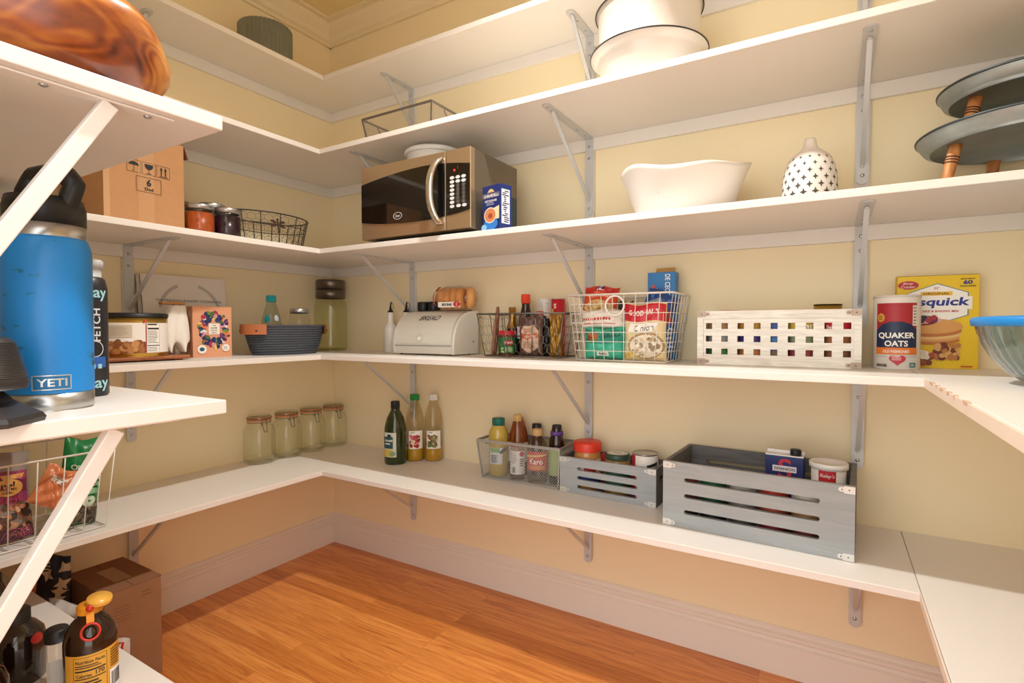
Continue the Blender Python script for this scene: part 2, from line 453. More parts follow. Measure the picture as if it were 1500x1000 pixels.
# ------------------------------------------------------------------ shelves
SD = ['lowest', 'bread box', 'microwave', 'enamel pan', 'topmost']
LDESC = ['white painted shelf board holding the four clip-top jars, low on left wall', 'white painted shelf board on left wall holding the cookbook and rope basket', 'white painted shelf board on left wall holding cardboard box and jam jars', 'white painted shelf board on left wall, empty, second from the ceiling', 'white painted narrow shelf board on left wall holding the corrugated tin']
BDESC = ['long white painted shelf board holding the grey crates and oil bottles', 'long white painted shelf board holding the bread box and lattice crate', 'long white painted shelf board holding the microwave and white bowl', 'long white painted shelf board holding the enamel pans and mesh tray', 'narrow white painted shelf board on long wall just below the ceiling']
for k in range(5):
    d = DEP[k]; z0, z1 = Z[k] - TH, Z[k]
    tag(MB().box(0, YF, z0, d, 0, z1).build('wall_shelf', WHITE, bevel=0.0015), LDESC[k], 'shelf', 'white shelves round the pantry')
    x1 = XR if k < 2 else RW
    tag(MB().box(d, -d, z0, x1, 0, z1).build('wall_shelf', WHITE, bevel=0.0015), BDESC[k], 'shelf', 'white shelves round the pantry')
for k, de in ((0, 'wide white shelf board on right side at the height of the grey crates'), (1, 'white shelf board with chipped front edge under the glass bowl')):
    o = T('wall_shelf', de, 'shelf', (XR, 0, Z[k]), 0, 'white shelves round the pantry')
    MB().box(0.0012, YF, -TH, RW - XR, 0, 0).build('board', WHITE, o, bevel=0.0015)
    MB().box(-0.003, YF, -TH, 0.0, -DEP[k], -0.001).build('edge_strip', m('E6D6C4', 0.5), o)
    if k == 1:   # chipped paint along the front edge
        R = random.Random(4)
        for y, l in ((-0.497, 0.034), (-0.555, 0.012), (-0.607, 0.026), (-0.668, 0.016), (-0.72, 0.010), (-0.80, 0.03)):
            n = 7; top = [(-0.0036, y - l / 2 + l * i / n, 0.0003) for i in range(n + 1)]; bot = [(-0.0036, y + l / 2 - l * i / n, -0.0025 - 0.006 * R.random() * math.sin(PI * i / n)) for i in range(n + 1)]
            MB().prism(top + bot, (0.0055, 0, 0)).build('paint_chip', m('CDAE96', 0.8), o)
ZF = [0.3187, 0.9048, 1.4094]; TF = 0.0245; XF, YFF = 1.139, -1.2126
for k, de in enumerate(('white shelf board under the brown syrup bottles, lowest at the front left', 'white shelf board under the blue water bottle at front left', 'white shelf board under the carved wooden bowl at upper left')):
    o = T('wall_shelf', de, 'shelf', (0, YFF, ZF[k]), 0, 'white shelves round the pantry')
    MB().box(0.0, YF - YFF, -TF, XF, 0, 0).build('board', WHITE, o, bevel=0.002)

# ------------------------------------------------------------------ brackets
def bracket(label, loc, rz, Ls, Lw, back=True, screws=True):
    """steel shelf bracket: wall leg, shelf leg and brace; local -y points away from the wall"""
    t = T('shelf_bracket', label, 'bracket', loc, rz, 'grey steel shelf brackets')
    h = 0.0145; y0 = -CLT
    if back: MB().box(-0.0175, -CLT + 0.0008, -Lw - 0.01, 0.0175, -0.0004, -CLH - 0.001).build('backing_strip', m('D6D3CC', 0.5), t)
    pts = [(-h, y0, 0), (h, y0, 0), (h, y0, -Lw + h)] + [(h * math.cos(a), y0, -Lw + h - h * math.sin(a)) for a in (0.5, 1.05, 1.57, 2.09, 2.64)] + [(-h, y0, -Lw + h)]
    MB().prism(pts, (0, -0.003, 0)).build('wall_leg', BRK, t)
    pts = [(-h, y0 - 0.003, -0.0004), (h, y0 - 0.003, -0.0004), (h, -Ls + h, -0.0004)] + [(h * math.cos(a), -Ls + h - h * math.sin(a), -0.0004) for a in (0.5, 1.05, 1.57, 2.09, 2.64)] + [(-h, -Ls + h, -0.0004)]
    MB().prism(pts, (0, 0, -0.003)).build('shelf_leg', BRK, t)
    a = Vector((0, -Ls * 0.84, -0.006)); b = Vector((0, y0 - 0.004, -Lw * 0.80))
    q = MB(); q.bar(a, b, 0.011, 0.007, (1, 0, 0)); q.ball(tuple(b), 0.006, sc=(1, 0.5, 1.6)); q.ball(tuple(a), 0.006, sc=(1, 1.6, 0.5))
    q.build('brace', BRK, t)
    for zz in (-0.03, -0.07, -Lw + 0.025):
        MB().ball((0, y0 - 0.0035, zz), 0.0052, sc=(1, 0.5, 1), seg=8, rings=6).build('screw', STEEL, t)
    for yy in (-0.055, -0.12, -Ls + 0.022):
        if yy > -Ls + 0.02 or yy == -Ls + 0.022: MB().ball((0, yy, -0.004), 0.0045, sc=(1, 1, 0.5), seg=8, rings=6).build('screw', STEEL, t)
    return t
cols = [(0.518, 'nearest the corner'), (1.336, 'in the middle of the long wall'), (2.138, 'at the right end of the long wall')]
for k in range(5):
    for x, cd in cols:
        Ls, Lw = (0.355, 0.27) if k < 4 else (0.19, 0.19)
        bracket(f'grey steel bracket {cd}, under the {SD[k]} shelf', (x, 0, Z[k] - TH), 0, Ls, Lw, back=k >= 2)
    if k != 3:
        Ls, Lw = (0.33, 0.27) if k < 4 else (0.19, 0.19)
        bracket(f'grey steel bracket on the left wall, under the {SD[k]} shelf', (0, -0.878, Z[k] - TH), PI / 2, Ls, Lw, back=k >= 2)
def front_bracket(label, z):
    t = T('shelf_bracket', label, 'bracket', (1.107, YF, z), PI, 'white braces at the front left')
    MB().box(-0.014, -0.325, -0.004, 0.014, 0, -0.0005).build('shelf_leg', WHITE, t, bevel=0.001)
    MB().box(-0.014, -0.004, -0.42, 0.014, 0, -0.004).build('wall_leg', WHITE, t, bevel=0.001)
    MB().bar((0, -0.235, -0.006), (0, -0.008, -0.392), 0.022, 0.023, (1, 0, 0)).build('brace', WHITE, t, bevel=0.002)
    for y in (-0.155, -0.29): MB().ball((0, y, -0.005), 0.006, sc=(1, 1, 0.5), seg=10, rings=6).build('screw', STEEL, t)
front_bracket('white diagonal brace under the wooden bowl shelf, upper left', ZF[2] - TF)
front_bracket('white diagonal brace under the blue water bottle shelf', ZF[1] - TF)

# ================================================================== things on the left wall and front left
def can(name, label, cat, loc, r, h, body, lid=None, group=None, rim=STEEL, lip=True):
    t = T(name, label, cat, loc, 0, group)
    MB().lathe([(0, 0), (r, 0), (r, h), (0, h)] if not lip else [(0, 0.001), (r * 0.97, 0.001), (r * 0.985, 0), (r, 0.002), (r, h - 0.001), (0, h - 0.001)], 28).build('body', body, t, clean=False)
    if lip:
        MB().lathe([(r * 0.95, h - 0.002), (r * 1.012, h - 0.003), (r * 1.012, h), (r * 0.95, h), (r * 0.95, h - 0.002), (0, h - 0.002)], 28).build('rim', rim, t)
    if lid: MB().lathe([(0, h), (r * 1.03, h - 0.006), (r * 1.03, h + 0.004), (r * 0.98, h + 0.007), (0, h + 0.006)], 28).build('lid', lid, t)
    return t
def bottle(name, label, cat, loc, prof, mat, cap, cap_r, cap_h, liquid=None, lev=None, group=None, seg=28, capname='cap'):
    """lathe bottle; prof = [(r, z)...] outer wall going up; liquid fills it to lev"""
    t = T(name, label, cat, loc, 0, group)
    MB().lathe([(0, 0)] + prof, seg).build('bottle_body', mat, t)
    H = prof[-1][1]
    MB().lathe([(0, H - cap_h * 0.55), (cap_r, H - cap_h * 0.55), (cap_r, H + cap_h * 0.35), (cap_r * 0.9, H + cap_h * 0.45), (0, H + cap_h * 0.45)], 24, rfun=lambda a, k: (1 + 0.012 * math.cos(24 * a), 0)).build(capname, cap, t)
    if liquid:
        q = [(r - 0.0015, max(z, 0.0015)) for r, z in prof if z < lev]
        for (r0, a), (r1, b) in zip(prof, prof[1:]):
            if a < lev <= b: q.append((r0 + (r1 - r0) * (lev - a) / (b - a) - 0.0015, lev)); break
        MB().lathe([(0, 0.0015)] + q + [(0, lev)], seg).build('liquid', liquid, t)
    return t
def bag(name, label, cat, loc, rz, w, h, d, mat, seed=1, tilt=0.0, roll=0.0, group=None, seal=0.06, crk=0.004, pw=2.6):
    """filled pouch with sealed ends; returns (root, front surface map)"""
    R = random.Random(seed); ph = [R.uniform(0, 6.28) for _ in range(8)]
    t = T(name, label, cat, loc, rz, group)
    Mx = Matrix.Rotation(-tilt, 4, 'X') @ Matrix.Rotation(roll, 4, 'Y')
    def prof(u, v):
        a = max(0, 1 - abs(2 * u - 1) ** pw) ** 0.6; b = max(0, 1 - abs(2 * v - 1) ** 5) ** 0.5
        s = min(1, (v - 0) / seal, (1 - v) / seal) if 0 < v < 1 else 0
        return d / 2 * a * b * max(0, s) ** 0.4
    def wob(u, v):
        return crk * (math.sin(9 * u + 5 * v + ph[0]) * math.sin(7 * v + ph[1]) + 0.6 * math.sin(17 * v - 11 * u + ph[2]) + 0.4 * math.sin(26 * u + 13 * v + ph[3]))
    def sur(u, v, sg, off=0.0):
        k = wob(u, v) * min(1, prof(u, v) / (d * 0.2 + 1e-6))
        x = (u - 0.5) * w * (1 - 0.05 * math.sin(PI * v)); z = v * h + 0.004 * math.sin(8 * u + ph[4]) * v
        return Mx @ Vector((x, sg * (prof(u, v) + k + 0.0008 + off), z))
    q = MB(); q.grid(lambda u, v: sur(u, v, -1), 22, 26); q.grid(lambda u, v: sur(u, v, 1), 22, 26, flip=True)
    q.build('pouch', mat, t, clean=True)
    return t, (lambda a, b, o: sur(a / w + 0.5, b / h, -1, o))
def carton(name, label, cat, loc, rz, w, d, h, mat, bev=0.001, group=None):
    t = T(name, label, cat, loc, rz, group)
    MB().box(-w / 2, -d / 2, 0, w / 2, d / 2, h).build('carton', mat, t, bevel=bev)
    return t, pmap((0, -d / 2, 0), (1, 0, 0), (0, 0, 1)), pmap((w / 2, 0, 0), (0, 1, 0), (0, 0, 1)), pmap((-w / 2, 0, 0), (0, -1, 0), (0, 0, 1)), pmap((0, 0, h), (1, 0, 0), (0, 1, 0))

# ---- carved wooden bowl on the upper front shelf
def wavy(a, k): return (1 + 0.045 * math.sin(2 * a + 0.7) + 0.04 * math.sin(3 * a + 2) + 0.025 * math.sin(5 * a), (0.008 * math.sin(2 * a + 1.0) + 0.005 * math.sin(5 * a)) * (k > 3))
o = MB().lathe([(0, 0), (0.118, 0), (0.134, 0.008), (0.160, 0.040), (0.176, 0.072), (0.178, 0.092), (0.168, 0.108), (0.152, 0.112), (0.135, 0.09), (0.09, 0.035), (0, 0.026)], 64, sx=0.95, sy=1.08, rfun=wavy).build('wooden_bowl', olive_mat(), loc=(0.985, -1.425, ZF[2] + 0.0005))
tag(o, 'large carved live-edge wooden bowl, orange and brown grain, upper left', 'bowl')

# ---- blue water bottle
x, y = 0.99, -1.418; t = T('water_bottle', 'big scuffed bright blue insulated bottle with black handled cap', 'bottle', (x, y, ZF[1]))
r = 0.0585
BLUE = bpy.data.materials.new('scuffed_blue_coating'); BLUE.use_nodes = True
nt = BLUE.node_tree; N = nt.nodes; L = nt.links; b = N['Principled BSDF']; b.inputs['Roughness'].default_value = 0.42
tc = N.new('ShaderNodeTexCoord'); no = N.new('ShaderNodeTexNoise'); no.inputs['Scale'].default_value = 30; no.inputs['Detail'].default_value = 9; mps = N.new('ShaderNodeMapping'); mps.inputs['Scale'].default_value = (1, 1, 1.8); L.new(tc.outputs['Object'], mps.inputs['Vector']); L.new(mps.outputs[0], no.inputs['Vector'])
sx_ = N.new('ShaderNodeSeparateXYZ'); L.new(tc.outputs['Object'], sx_.inputs[0])
g1 = N.new('ShaderNodeMapRange'); g1.inputs['From Min'].default_value = 0.0; g1.inputs['From Max'].default_value = 0.035; g1.inputs['To Min'].default_value = 0.16; g1.inputs['To Max'].default_value = 0.0
ab = N.new('ShaderNodeMath'); ab.operation = 'SUBTRACT'; ab.inputs[1].default_value = 0.080; L.new(sx_.outputs['Z'], ab.inputs[0])
a2 = N.new('ShaderNodeMath'); a2.operation = 'ABSOLUTE'; L.new(ab.outputs[0], a2.inputs[0]); L.new(a2.outputs[0], g1.inputs['Value'])
ad = N.new('ShaderNodeMath'); L.new(no.outputs['Fac'], ad.inputs[0]); L.new(g1.outputs[0], ad.inputs[1])
cr = N.new('ShaderNodeValToRGB'); cr.color_ramp.elements[0].position = 0.655; cr.color_ramp.elements[0].color = rgb('1580CE'); cr.color_ramp.elements[1].position = 0.74; cr.color_ramp.elements[1].color = rgb('14575F')
L.new(ad.outputs[0], cr.inputs['Fac']); L.new(cr.outputs['Color'], b.inputs['Base Color'])
MB().lathe([(r, 0.028), (r, 0.245), (r * 0.985, 0.256), (r * 0.93, 0.268), (r * 0.90, 0.272), (0.03, 0.272)], 48).build('bottle_body', BLUE, t)
MB().lathe([(0, 0), (r * 0.97, 0), (r * 0.995, 0.004), (r * 0.995, 0.0285), (r * 0.9, 0.0285)], 48).build('steel_base', STEEL, t)
MB().lathe([(r * 0.9, 0.270), (r * 0.9, 0.292), (r * 0.5, 0.293)], 48).build('neck_ring', STEEL, t)
q = MB(); q.lathe([(0, 0.2925), (r * 0.895, 0.2925), (r * 0.895, 0.32), (r * 0.84, 0.335), (0, 0.337)], 40)
q.build('cap', BLACK, t)
q = MB(); rz_ = 0.42; c_, s_ = math.cos(rz_), math.sin(rz_)
loop = [(-0.040, 0.312), (-0.034, 0.348), (-0.018, 0.372), (0.034, 0.378), (0.054, 0.356), (0.042, 0.330), (0.032, 0.312)]
pts = []
for i in range(len(loop) - 1):
    for k in range(4):
        f = k / 4; pts.append((loop[i][0] * (1 - f) + loop[i + 1][0] * f, loop[i][1] * (1 - f) + loop[i + 1][1] * f))
pts.append(loop[-1])
q.tube([(a * c_, a * s_, z) for a, z in pts], 0.0150, 8, flat=(-s_, c_, 0)); q.build('carry_handle', BLACK, t)
an = face(x, y, 0, 0.06); dd = D(cmap(r, an, 0), du=0.006)
SIL = m('D5D8D8', 0.3, 0.6, 0.02)
dd.rect(-0.024, 0.034, 0.024, 0.057, m('1A6FA8', 0.4)); dd.frame(-0.024, 0.034, 0.024, 0.057, 0.0015, SIL); dd.text('YETI', 0, 0.0455, 0.012, SIL, w=0.037, bold=0.02); dd.build('logo_plate', t)

# ---- narrow dark can behind the blue bottle
x, y = 0.855, -1.316; t = T('spray_bottle', 'tall narrow black printed bottle with grey cap behind the blue bottle', 'bottle', (x, y, ZF[1]))
MB().lathe([(0, 0), (0.031, 0), (0.034, 0.004), (0.034, 0.205), (0.030, 0.222), (0.026, 0.226), (0, 0.226)], 28).build('bottle_body', m('222227', 0.35), t)
MB().lathe([(0, 0.226), (0.025, 0.226), (0.025, 0.243), (0.028, 0.244), (0.028, 0.256), (0.025, 0.259), (0, 0.259)], 24).build('cap', m('B8BABB', 0.5), t)
dd = D(cmap(0.034, face(x, y, 0, 0.35), 0), du=0.005)
AQ = m('9FD2DE', 0.5)
dd.text('stay', 0.002, 0.192, 0.024, AQ, bold=0.02); dd.text('FETCH', 0.004, 0.135, 0.013, m('D6D9DC', 0.5), w=0.062, bold=0.02, rot=PI / 2)
dd.ring(0.0, 0.09, 0.014, 0.0155, m('D6D9DC', 0.5)); dd.rect(-0.02, 0.055, 0.02, 0.075, m('2A5DB0', 0.5)); dd.word(0.0, 0.058, 0.03, 0.010, AQ, 3, 3); dd.text('stay', 0.002, 0.022, 0.024, AQ, bold=0.02)
dd.build('printed_label', t)

# ---- black plastic gadget at the left edge
x, y = 1.100, -1.533; t = T('plastic_stand', 'black ribbed plastic stand with flared six-sided foot at left edge', 'kitchen tool', (x, y, ZF[1]), 0.2)
DK = m('2B2726', 0.4, 0, 0.1)
MB().lathe([(0, 0.0), (0.070, 0), (0.072, 0.006), (0.068, 0.012), (0.040, 0.030), (0.028, 0.044), (0.028, 0.052), (0, 0.052)], 6, smooth=False).build('foot', DK, t)
MB().lathe([(0, 0.048), (0.054, 0.048), (0.056, 0.056), (0.054, 0.061), (0.040, 0.112), (0.036, 0.117), (0, 0.117)], 40).build('barrel', DK, t)
q = MB()
for i in range(22): q.lathe([(0.0535 - i * 0.00055, 0.063 + i * 0.0022), (0.0545 - i * 0.00055, 0.0638 + i * 0.0022), (0.0528 - i * 0.00055, 0.0648 + i * 0.0022)], 40)
q.build('ribbed_grip', m('3A3634', 0.35), t)

# ---- low front shelf: syrup bottles
z = ZF[0]
SYR = m('2A1409', 0.12, 0, 0.1, coat=0.4)
x, y = 0.825, -1.308; P_ = [(0.040, 0), (0.0435, 0.005), (0.0435, 0.106), (0.040, 0.124), (0.030, 0.141), (0.021, 0.150), (0.0185, 0.155), (0.0185, 0.166)]
t = T('syrup_bottle', 'dark brown syrup bottle with yellow nutrition label and open orange flip cap', 'bottle', (x, y, z))
MB().lathe([(0, 0)] + P_ + [(0, 0.166)], 36).build('bottle_body', SYR, t)
ORG = m('E2921F', 0.4); RED = m('C8321F', 0.4)
MB().lathe([(0, 0.158), (0.0215, 0.158), (0.0215, 0.170), (0.019, 0.173), (0, 0.173)], 24).build('cap_collar', ORG, t)
fa = face(x, y)
q = MB(); q.at(Matrix.Translation((0.010, 0.012, 0.176)) @ Matrix.Rotation(0.25, 4, 'Y')); q.cyl((0, 0, 0), 0.021, 0.006, 24); q.build('cap_lid', m('E8B04A', 0.3), t)
q = MB(); ca, sa = math.cos(fa), math.sin(fa)
q.bar((ca * 0.012, sa * 0.012, 0.174), (ca * 0.034, sa * 0.034, 0.148), 0.012, 0.003, (-sa, ca, 0)); q.ball((ca * 0.02, sa * 0.02, 0.171), 0.007, 1); q.build('tear_strap', [ORG, RED], t)
q = MB(); cc = Vector((ca * 0.0455, sa * 0.0455, 0.136)); e1 = Vector((-sa, ca, 0)); e2 = Vector((ca * 0.45, sa * 0.45, -0.9)).normalized()
q.tube([cc + e1 * 0.0145 * math.cos(2 * PI * i / 24) + e2 * 0.0145 * math.sin(2 * PI * i / 24) for i in range(24)], 0.0022, 6, closed=True); q.build('pull_ring', RED, t)
dd = D(cmap(0.0435, fa + 0.22, 0), du=0.006); YL = m('E0A53A', 0.5)
dd.rect(-0.056, 0.006, 0.075, 0.092, YL); dd.frame(-0.038, 0.0, 0.016, 0.088, 0.0008, INK)
dd.text('Nutrition Facts', -0.011, 0.079, 0.0065, INK, w=0.046, bold=0.02); dd.lines(-0.035, 0.066, 0.012, 0.074, 2, INK); dd.rect(-0.035, 0.0605, 0.013, 0.0632, INK)
dd.text('Calories', -0.021, 0.053, 0.006, INK, w=0.024, bold=0.015); dd.text('170', 0.004, 0.055, 0.008, INK, bold=0.02); dd.rect(-0.035, 0.046, 0.013, 0.0478, INK); dd.lines(-0.035, 0.008, 0.012, 0.043, 6, INK)
dd.lines(0.022, 0.05, 0.05, 0.088, 7, m('7A4A12', 0.6)); dd.rect(0.02, 0.006, 0.05, 0.046, PAPER); dd.bars(0.023, 0.012, 0.047, 0.040, INK)
dd.build('printed_label', t)
x, y = 0.745, -1.335
t = bottle('oil_bottle', 'small clear plastic bottle with flat black screw cap at lower left', 'bottle', (x, y, z), [(0.025, 0), (0.027, 0.004), (0.027, 0.068), (0.024, 0.080), (0.018, 0.086), (0.017, 0.102)], glass('F6F0E8', 1.2), BLACK, 0.0195, 0.024)
dd = D(cmap(0.027, face(x, y, 0, 0.1), 0), du=0.005); dd.rect(-0.02, 0.01, 0.006, 0.06, m('D8D4CC', 0.5)); dd.rect(0.008, 0.01, 0.02, 0.068, m('7E4A57', 0.5)); dd.build('printed_label', t)
PJ = [(0.044, 0), (0.048, 0.006), (0.048, 0.080), (0.044, 0.097), (0.032, 0.112), (0.022, 0.120), (0.020, 0.132)]
x, y = 0.659, -1.373
t = bottle('syrup_jug', 'round dark amber jug with black cap, lower left corner', 'bottle', (x, y, z), PJ, m('1E120C', 0.1, 0, 0.1, coat=0.5), BLACK, 0.0235, 0.028)
MB().tube([(0.024 * math.cos(face(x, y) - 1.0), 0.024 * math.sin(face(x, y) - 1.0), 0.128), (0.046 * math.cos(face(x, y) - 1.0), 0.046 * math.sin(face(x, y) - 1.0), 0.118), (0.051 * math.cos(face(x, y) - 1.0), 0.051 * math.sin(face(x, y) - 1.0), 0.09)], 0.006, 8).build('handle', m('1E120C', 0.1, 0, 0.1), t)
dd = D(lmap(PJ, face(x, y, 0, 0.75), 0.0, 0.048), du=0.005, dv=0.006); dd.ell(0, 0.088, 0.013, 0.010, m('B02A22', 0.5)); dd.build('red_sticker', t)
x, y = 0.775, -1.46
bottle('syrup_jug', 'dark brown bottle cut off by left edge at the bottom', 'bottle', (x, y, z), [(0.040, 0), (0.043, 0.005), (0.043, 0.08), (0.036, 0.10), (0.020, 0.115), (0.018, 0.13)], m('2A180E', 0.12, 0, 0.1, coat=0.4), BLACK, 0.021, 0.025)
x, y = 0.335, -1.335
bottle('dark_jar', 'small dark jar seen behind the white diagonal brace at left edge', 'jar', (x, y, z), [(0.034, 0), (0.037, 0.005), (0.037, 0.075), (0.03, 0.095), (0.026, 0.11)], m('3A3029', 0.15), m('2C2A28', 0.3), 0.029, 0.022)

# ---- bags and box on the floor behind
t, fm = bag('printed_bag', 'dark navy printed bag standing on floor behind cardboard box', 'bag', (0.165, -1.158, 0.0005), 0.6, 0.118, 0.385, 0.042, m('22232F', 0.5), seed=3)
dd = D(fm, du=0.01, dv=0.01, base=0.001); TAN = m('C9AE8E', 0.6)
dd.poly([(-0.07, 0.10), (-0.05, 0.10), (-0.02, 0.36), (-0.05, 0.38), (-0.07, 0.38)], m('9A7160', 0.6)); dd.poly([(-0.052, 0.10), (-0.044, 0.10), (-0.012, 0.37), (-0.024, 0.37)], m('C46A24', 0.5))
R = random.Random(2)
for i in range(6):
    u, v, a = 0.025 + 0.03 * R.uniform(-0.6, 1), 0.355 - i * 0.022, R.uniform(-0.6, 0.6)
    dd.poly([(u + p * math.cos(a) - q * math.sin(a), v + p * math.sin(a) + q * math.cos(a)) for p, q in ((-0.02, 0), (-0.006, 0.008), (0.0, 0.022), (0.006, 0.008), (0.02, 0.004), (0.006, -0.006), (0.004, -0.02), (-0.006, -0.006))], TAN)
dd.lines(-0.005, 0.345, 0.02, 0.372, 3, TAN); dd.build('printed_label', t)
t, fm = bag('snack_bag', 'crumpled white and silver foil bag on floor beside the lowest front shelf', 'bag', (0.36, -1.172, 0.0005), 0.25, 0.18, 0.306, 0.05, m('DCDAD6', 0.3, 0.1), seed=6, crk=0.006)
dd = D(fm, du=0.012, dv=0.012, base=0.001); dd.blobs(0.0, 0.24, 0.08, 0.29, 14, 0.01, [m('6B5A52', 0.5), m('A88F80', 0.5), m('3C3A3C', 0.5)], 3); dd.build('printed_label', t)
t, fm = bag('snack_bag', 'white bag with red mark on floor, behind the syrup bottle', 'bag', (0.585, -1.178, 0.0005), 0.3, 0.12, 0.287, 0.04, m('DAD5CF', 0.35), seed=8)
dd = D(fm, du=0.012, dv=0.012, base=0.001); dd.rect(0.01, 0.20, 0.05, 0.28, m('C2272D', 0.45)); dd.rect(0.022, 0.23, 0.034, 0.25, PAPER); dd.build('printed_label', t)
t = T('cardboard_box', 'tall brown cardboard box with taped top standing on floor', 'box', (0.24, -1.030, 0.0005), 0)
CB = m('93694A', 0.8, 0, 0.07, 40)
MB().box(-0.12, -0.0735, 0, 0.12, 0.0735, 0.292).build('carton', CB, t, bevel=0.002)
MB().box(-0.1205, -0.0745, 0.2925, 0.1205, -0.0015, 0.2955).build('flap', m('8A6143', 0.8, 0, 0.07, 40), t)
MB().box(-0.1205, 0.0, 0.2925, 0.1205, 0.0745, 0.2955).build('flap', m('8A6143', 0.8, 0, 0.07, 40), t)
dd = D(pmap((0, 0, 0.2955), (1, 0, 0), (0, 1, 0))); dd.rect(-0.06, -0.022, 0.06, 0.022, m('A88465', 0.35)); dd.build('tape', t)
dd = D(pmap((0.12, 0, 0), (0, 1, 0), (0, 0, 1))); dd.lines(-0.05, 0.20, 0.0, 0.25, 5, m('7D573B', 0.8), fill=0.2); dd.lines(0.02, 0.25, 0.05, 0.27, 2, m('5E412C', 0.8), fill=0.2); dd.build('faint_print', t)

# ---- lowest left shelf: wire basket with snack bags, clip-top jars
t = T('wire_basket', 'white wire basket holding snack bags on low left shelf', 'basket', (0.235, -1.30, Z[0] + 0.0008), PI / 2)
wl, wd, wh = 0.205, 0.125, 0.215; fl = 0.018
def lp(z, e): return [(-wl - e, -wd - e, z), (wl + e, -wd - e, z), (wl + e, wd + e, z), (-wl - e, wd + e, z)]
q = MB(); q.tube(lp(wh, fl), 0.0028, 6, closed=True); q.build('rim', WIREW, t)
q = MB(); q.tube(lp(0.003, 0), 0.0022, 6, closed=True)
for i in range(9):
    a = -wl + 2 * wl * i / 8; b = -(wl + fl) + 2 * (wl + fl) * i / 8
    q.tube([(b, -wd - fl, wh), (a, -wd, 0.003), (a, wd, 0.003), (b, wd + fl, wh)], 0.0016, 5)
for i in range(5):
    a = -wd + 2 * wd * i / 4; b = a * (wd + fl) / wd
    q.tube([(-wl - fl, b, wh), (-wl, a, 0.003), (wl, a, 0.003), (wl + fl, b, wh)], 0.0016, 5)
q.build('wires', WIREW, t)
zb = Z[0] + 0.006
# big clear trail-mix bag
t, fm = bag('snack_bag', 'large clear trail mix bag with red round sticker in white wire basket', 'bag', (0.285, -1.335, zb), PI / 2, 0.22, 0.225, 0.09, m('8B7F78', 0.3, 0, 0.25, 14), seed=11, tilt=0.12, crk=0.003)
dd = D(fm, du=0.012, dv=0.012, base=0.0012); MAG = m('7E2346', 0.5); PINK = m('C25A86', 0.5); DKP = m('4A2434', 0.5)
NUTS = [m('B97B57', 0.6), m('8E5A3E', 0.6), m('5C3B2B', 0.6), m('C79A78', 0.6), m('40302B', 0.6)]
dd.blobs(-0.11, 0.01, 0.11, 0.10, 130, 0.009, NUTS, 4)
dd.rect(0.015, 0.10, 0.098, 0.178, MAG); dd.rect(-0.11, 0.004, 0.105, 0.035, DKP)
for u, v, rr in ((0.03, 0.165, 0.012), (0.085, 0.168, 0.012), (0.03, 0.11, 0.013), (0.06, 0.105, 0.012), (0.088, 0.112, 0.012), (0.06, 0.012, 0.024), (-0.02, 0.012, 0.024), (-0.07, 0.015, 0.02), (0.09, 0.02, 0.016)):
    for k in (1.0, 0.66, 0.33): dd.ring(u, v, rr * k - 0.0016, rr * k, PINK, n=20); dd.off -= dd.step
GOLD = m('D39B52', 0.5)
dd.ell(0.055, 0.138, 0.033, 0.023, INK); dd.ell(0.055, 0.138, 0.0315, 0.0215, GOLD); dd.poly([(0.045, 0.158), (0.085, 0.160), (0.092, 0.172), (0.04, 0.168)], GOLD)
dd.word(0.055, 0.144, 0.03, 0.007, INK, 5, 5); dd.text('TRAIL MIX', 0.055, 0.134, 0.007, INK, w=0.036, bold=0.02); dd.lines(0.04, 0.122, 0.07, 0.128, 2, INK)
dd.ell(0.012, 0.19, 0.021, 0.021, m('C22B2B', 0.45)); dd.ell(0.012, 0.19, 0.016, 0.016, PAPER); dd.text('FAMILY', 0.012, 0.194, 0.006, INK, w=0.026, bold=0.02); dd.text('SIZE', 0.012, 0.185, 0.006, INK, bold=0.02)
dd.build('printed_label', t)
t, fm = bag('snack_packet', 'small orange packet tucked between trail mix and green bag', 'bag', (0.337, -1.225, zb + 0.085), PI / 2, 0.075, 0.10, 0.022, m('CC7A4E', 0.35), seed=12, tilt=0.1, roll=0.55)
dd = D(fm, du=0.01, dv=0.01, base=0.0008); dd.rect(-0.02, 0.06, 0.02, 0.075, m('D9D4CC', 0.4)); dd.lines(-0.018, 0.061, 0.018, 0.074, 3, INK); dd.build('printed_label', t)
GRN = m('16793F', 0.35)
t, fm = bag('seed_bag', 'green and clear pumpkin seed bag at right end of white wire basket', 'bag', (0.295, -1.144, zb), PI / 2, 0.096, 0.235, 0.05, GRN, seed=13, tilt=0.05, roll=0.15)
dd = D(fm, du=0.01, dv=0.01, base=0.0012)
dd.rect(-0.047, 0.004, 0.047, 0.062, m('4A4035', 0.5)); dd.blobs(-0.046, 0.006, 0.046, 0.06, 80, 0.0065, [m('6E6152', 0.6), m('8A7D6A', 0.6), m('332B24', 0.6), m('554A3E', 0.6)], 5, 0.4)
LM = m('CFE3CF', 0.5)
dd.text('ORGANIC', 0.004, 0.160, 0.014, LM, w=0.078, bold=0.02); dd.text('SPROUTED', 0.008, 0.143, 0.009, LM, w=0.066, bold=0.02); dd.text('PUMPKIN', 0.008, 0.126, 0.012, LM, w=0.070, bold=0.02); dd.text('SEEDS', 0.02, 0.110, 0.010, LM, w=0.045, bold=0.02)
dd.poly([(0.0, 0.085), (0.045, 0.085), (0.045, 0.098), (0.02, 0.10)], m('7FB78E', 0.5)); dd.ell(0.018, 0.066, 0.017, 0.014, LM); dd.ring(0.018, 0.066, 0.0135, 0.0145, GRN, ry=0.8); dd.text('8g', 0.018, 0.067, 0.010, m('1C5F3A', 0.5), bold=0.02)
dd.build('printed_label', t)
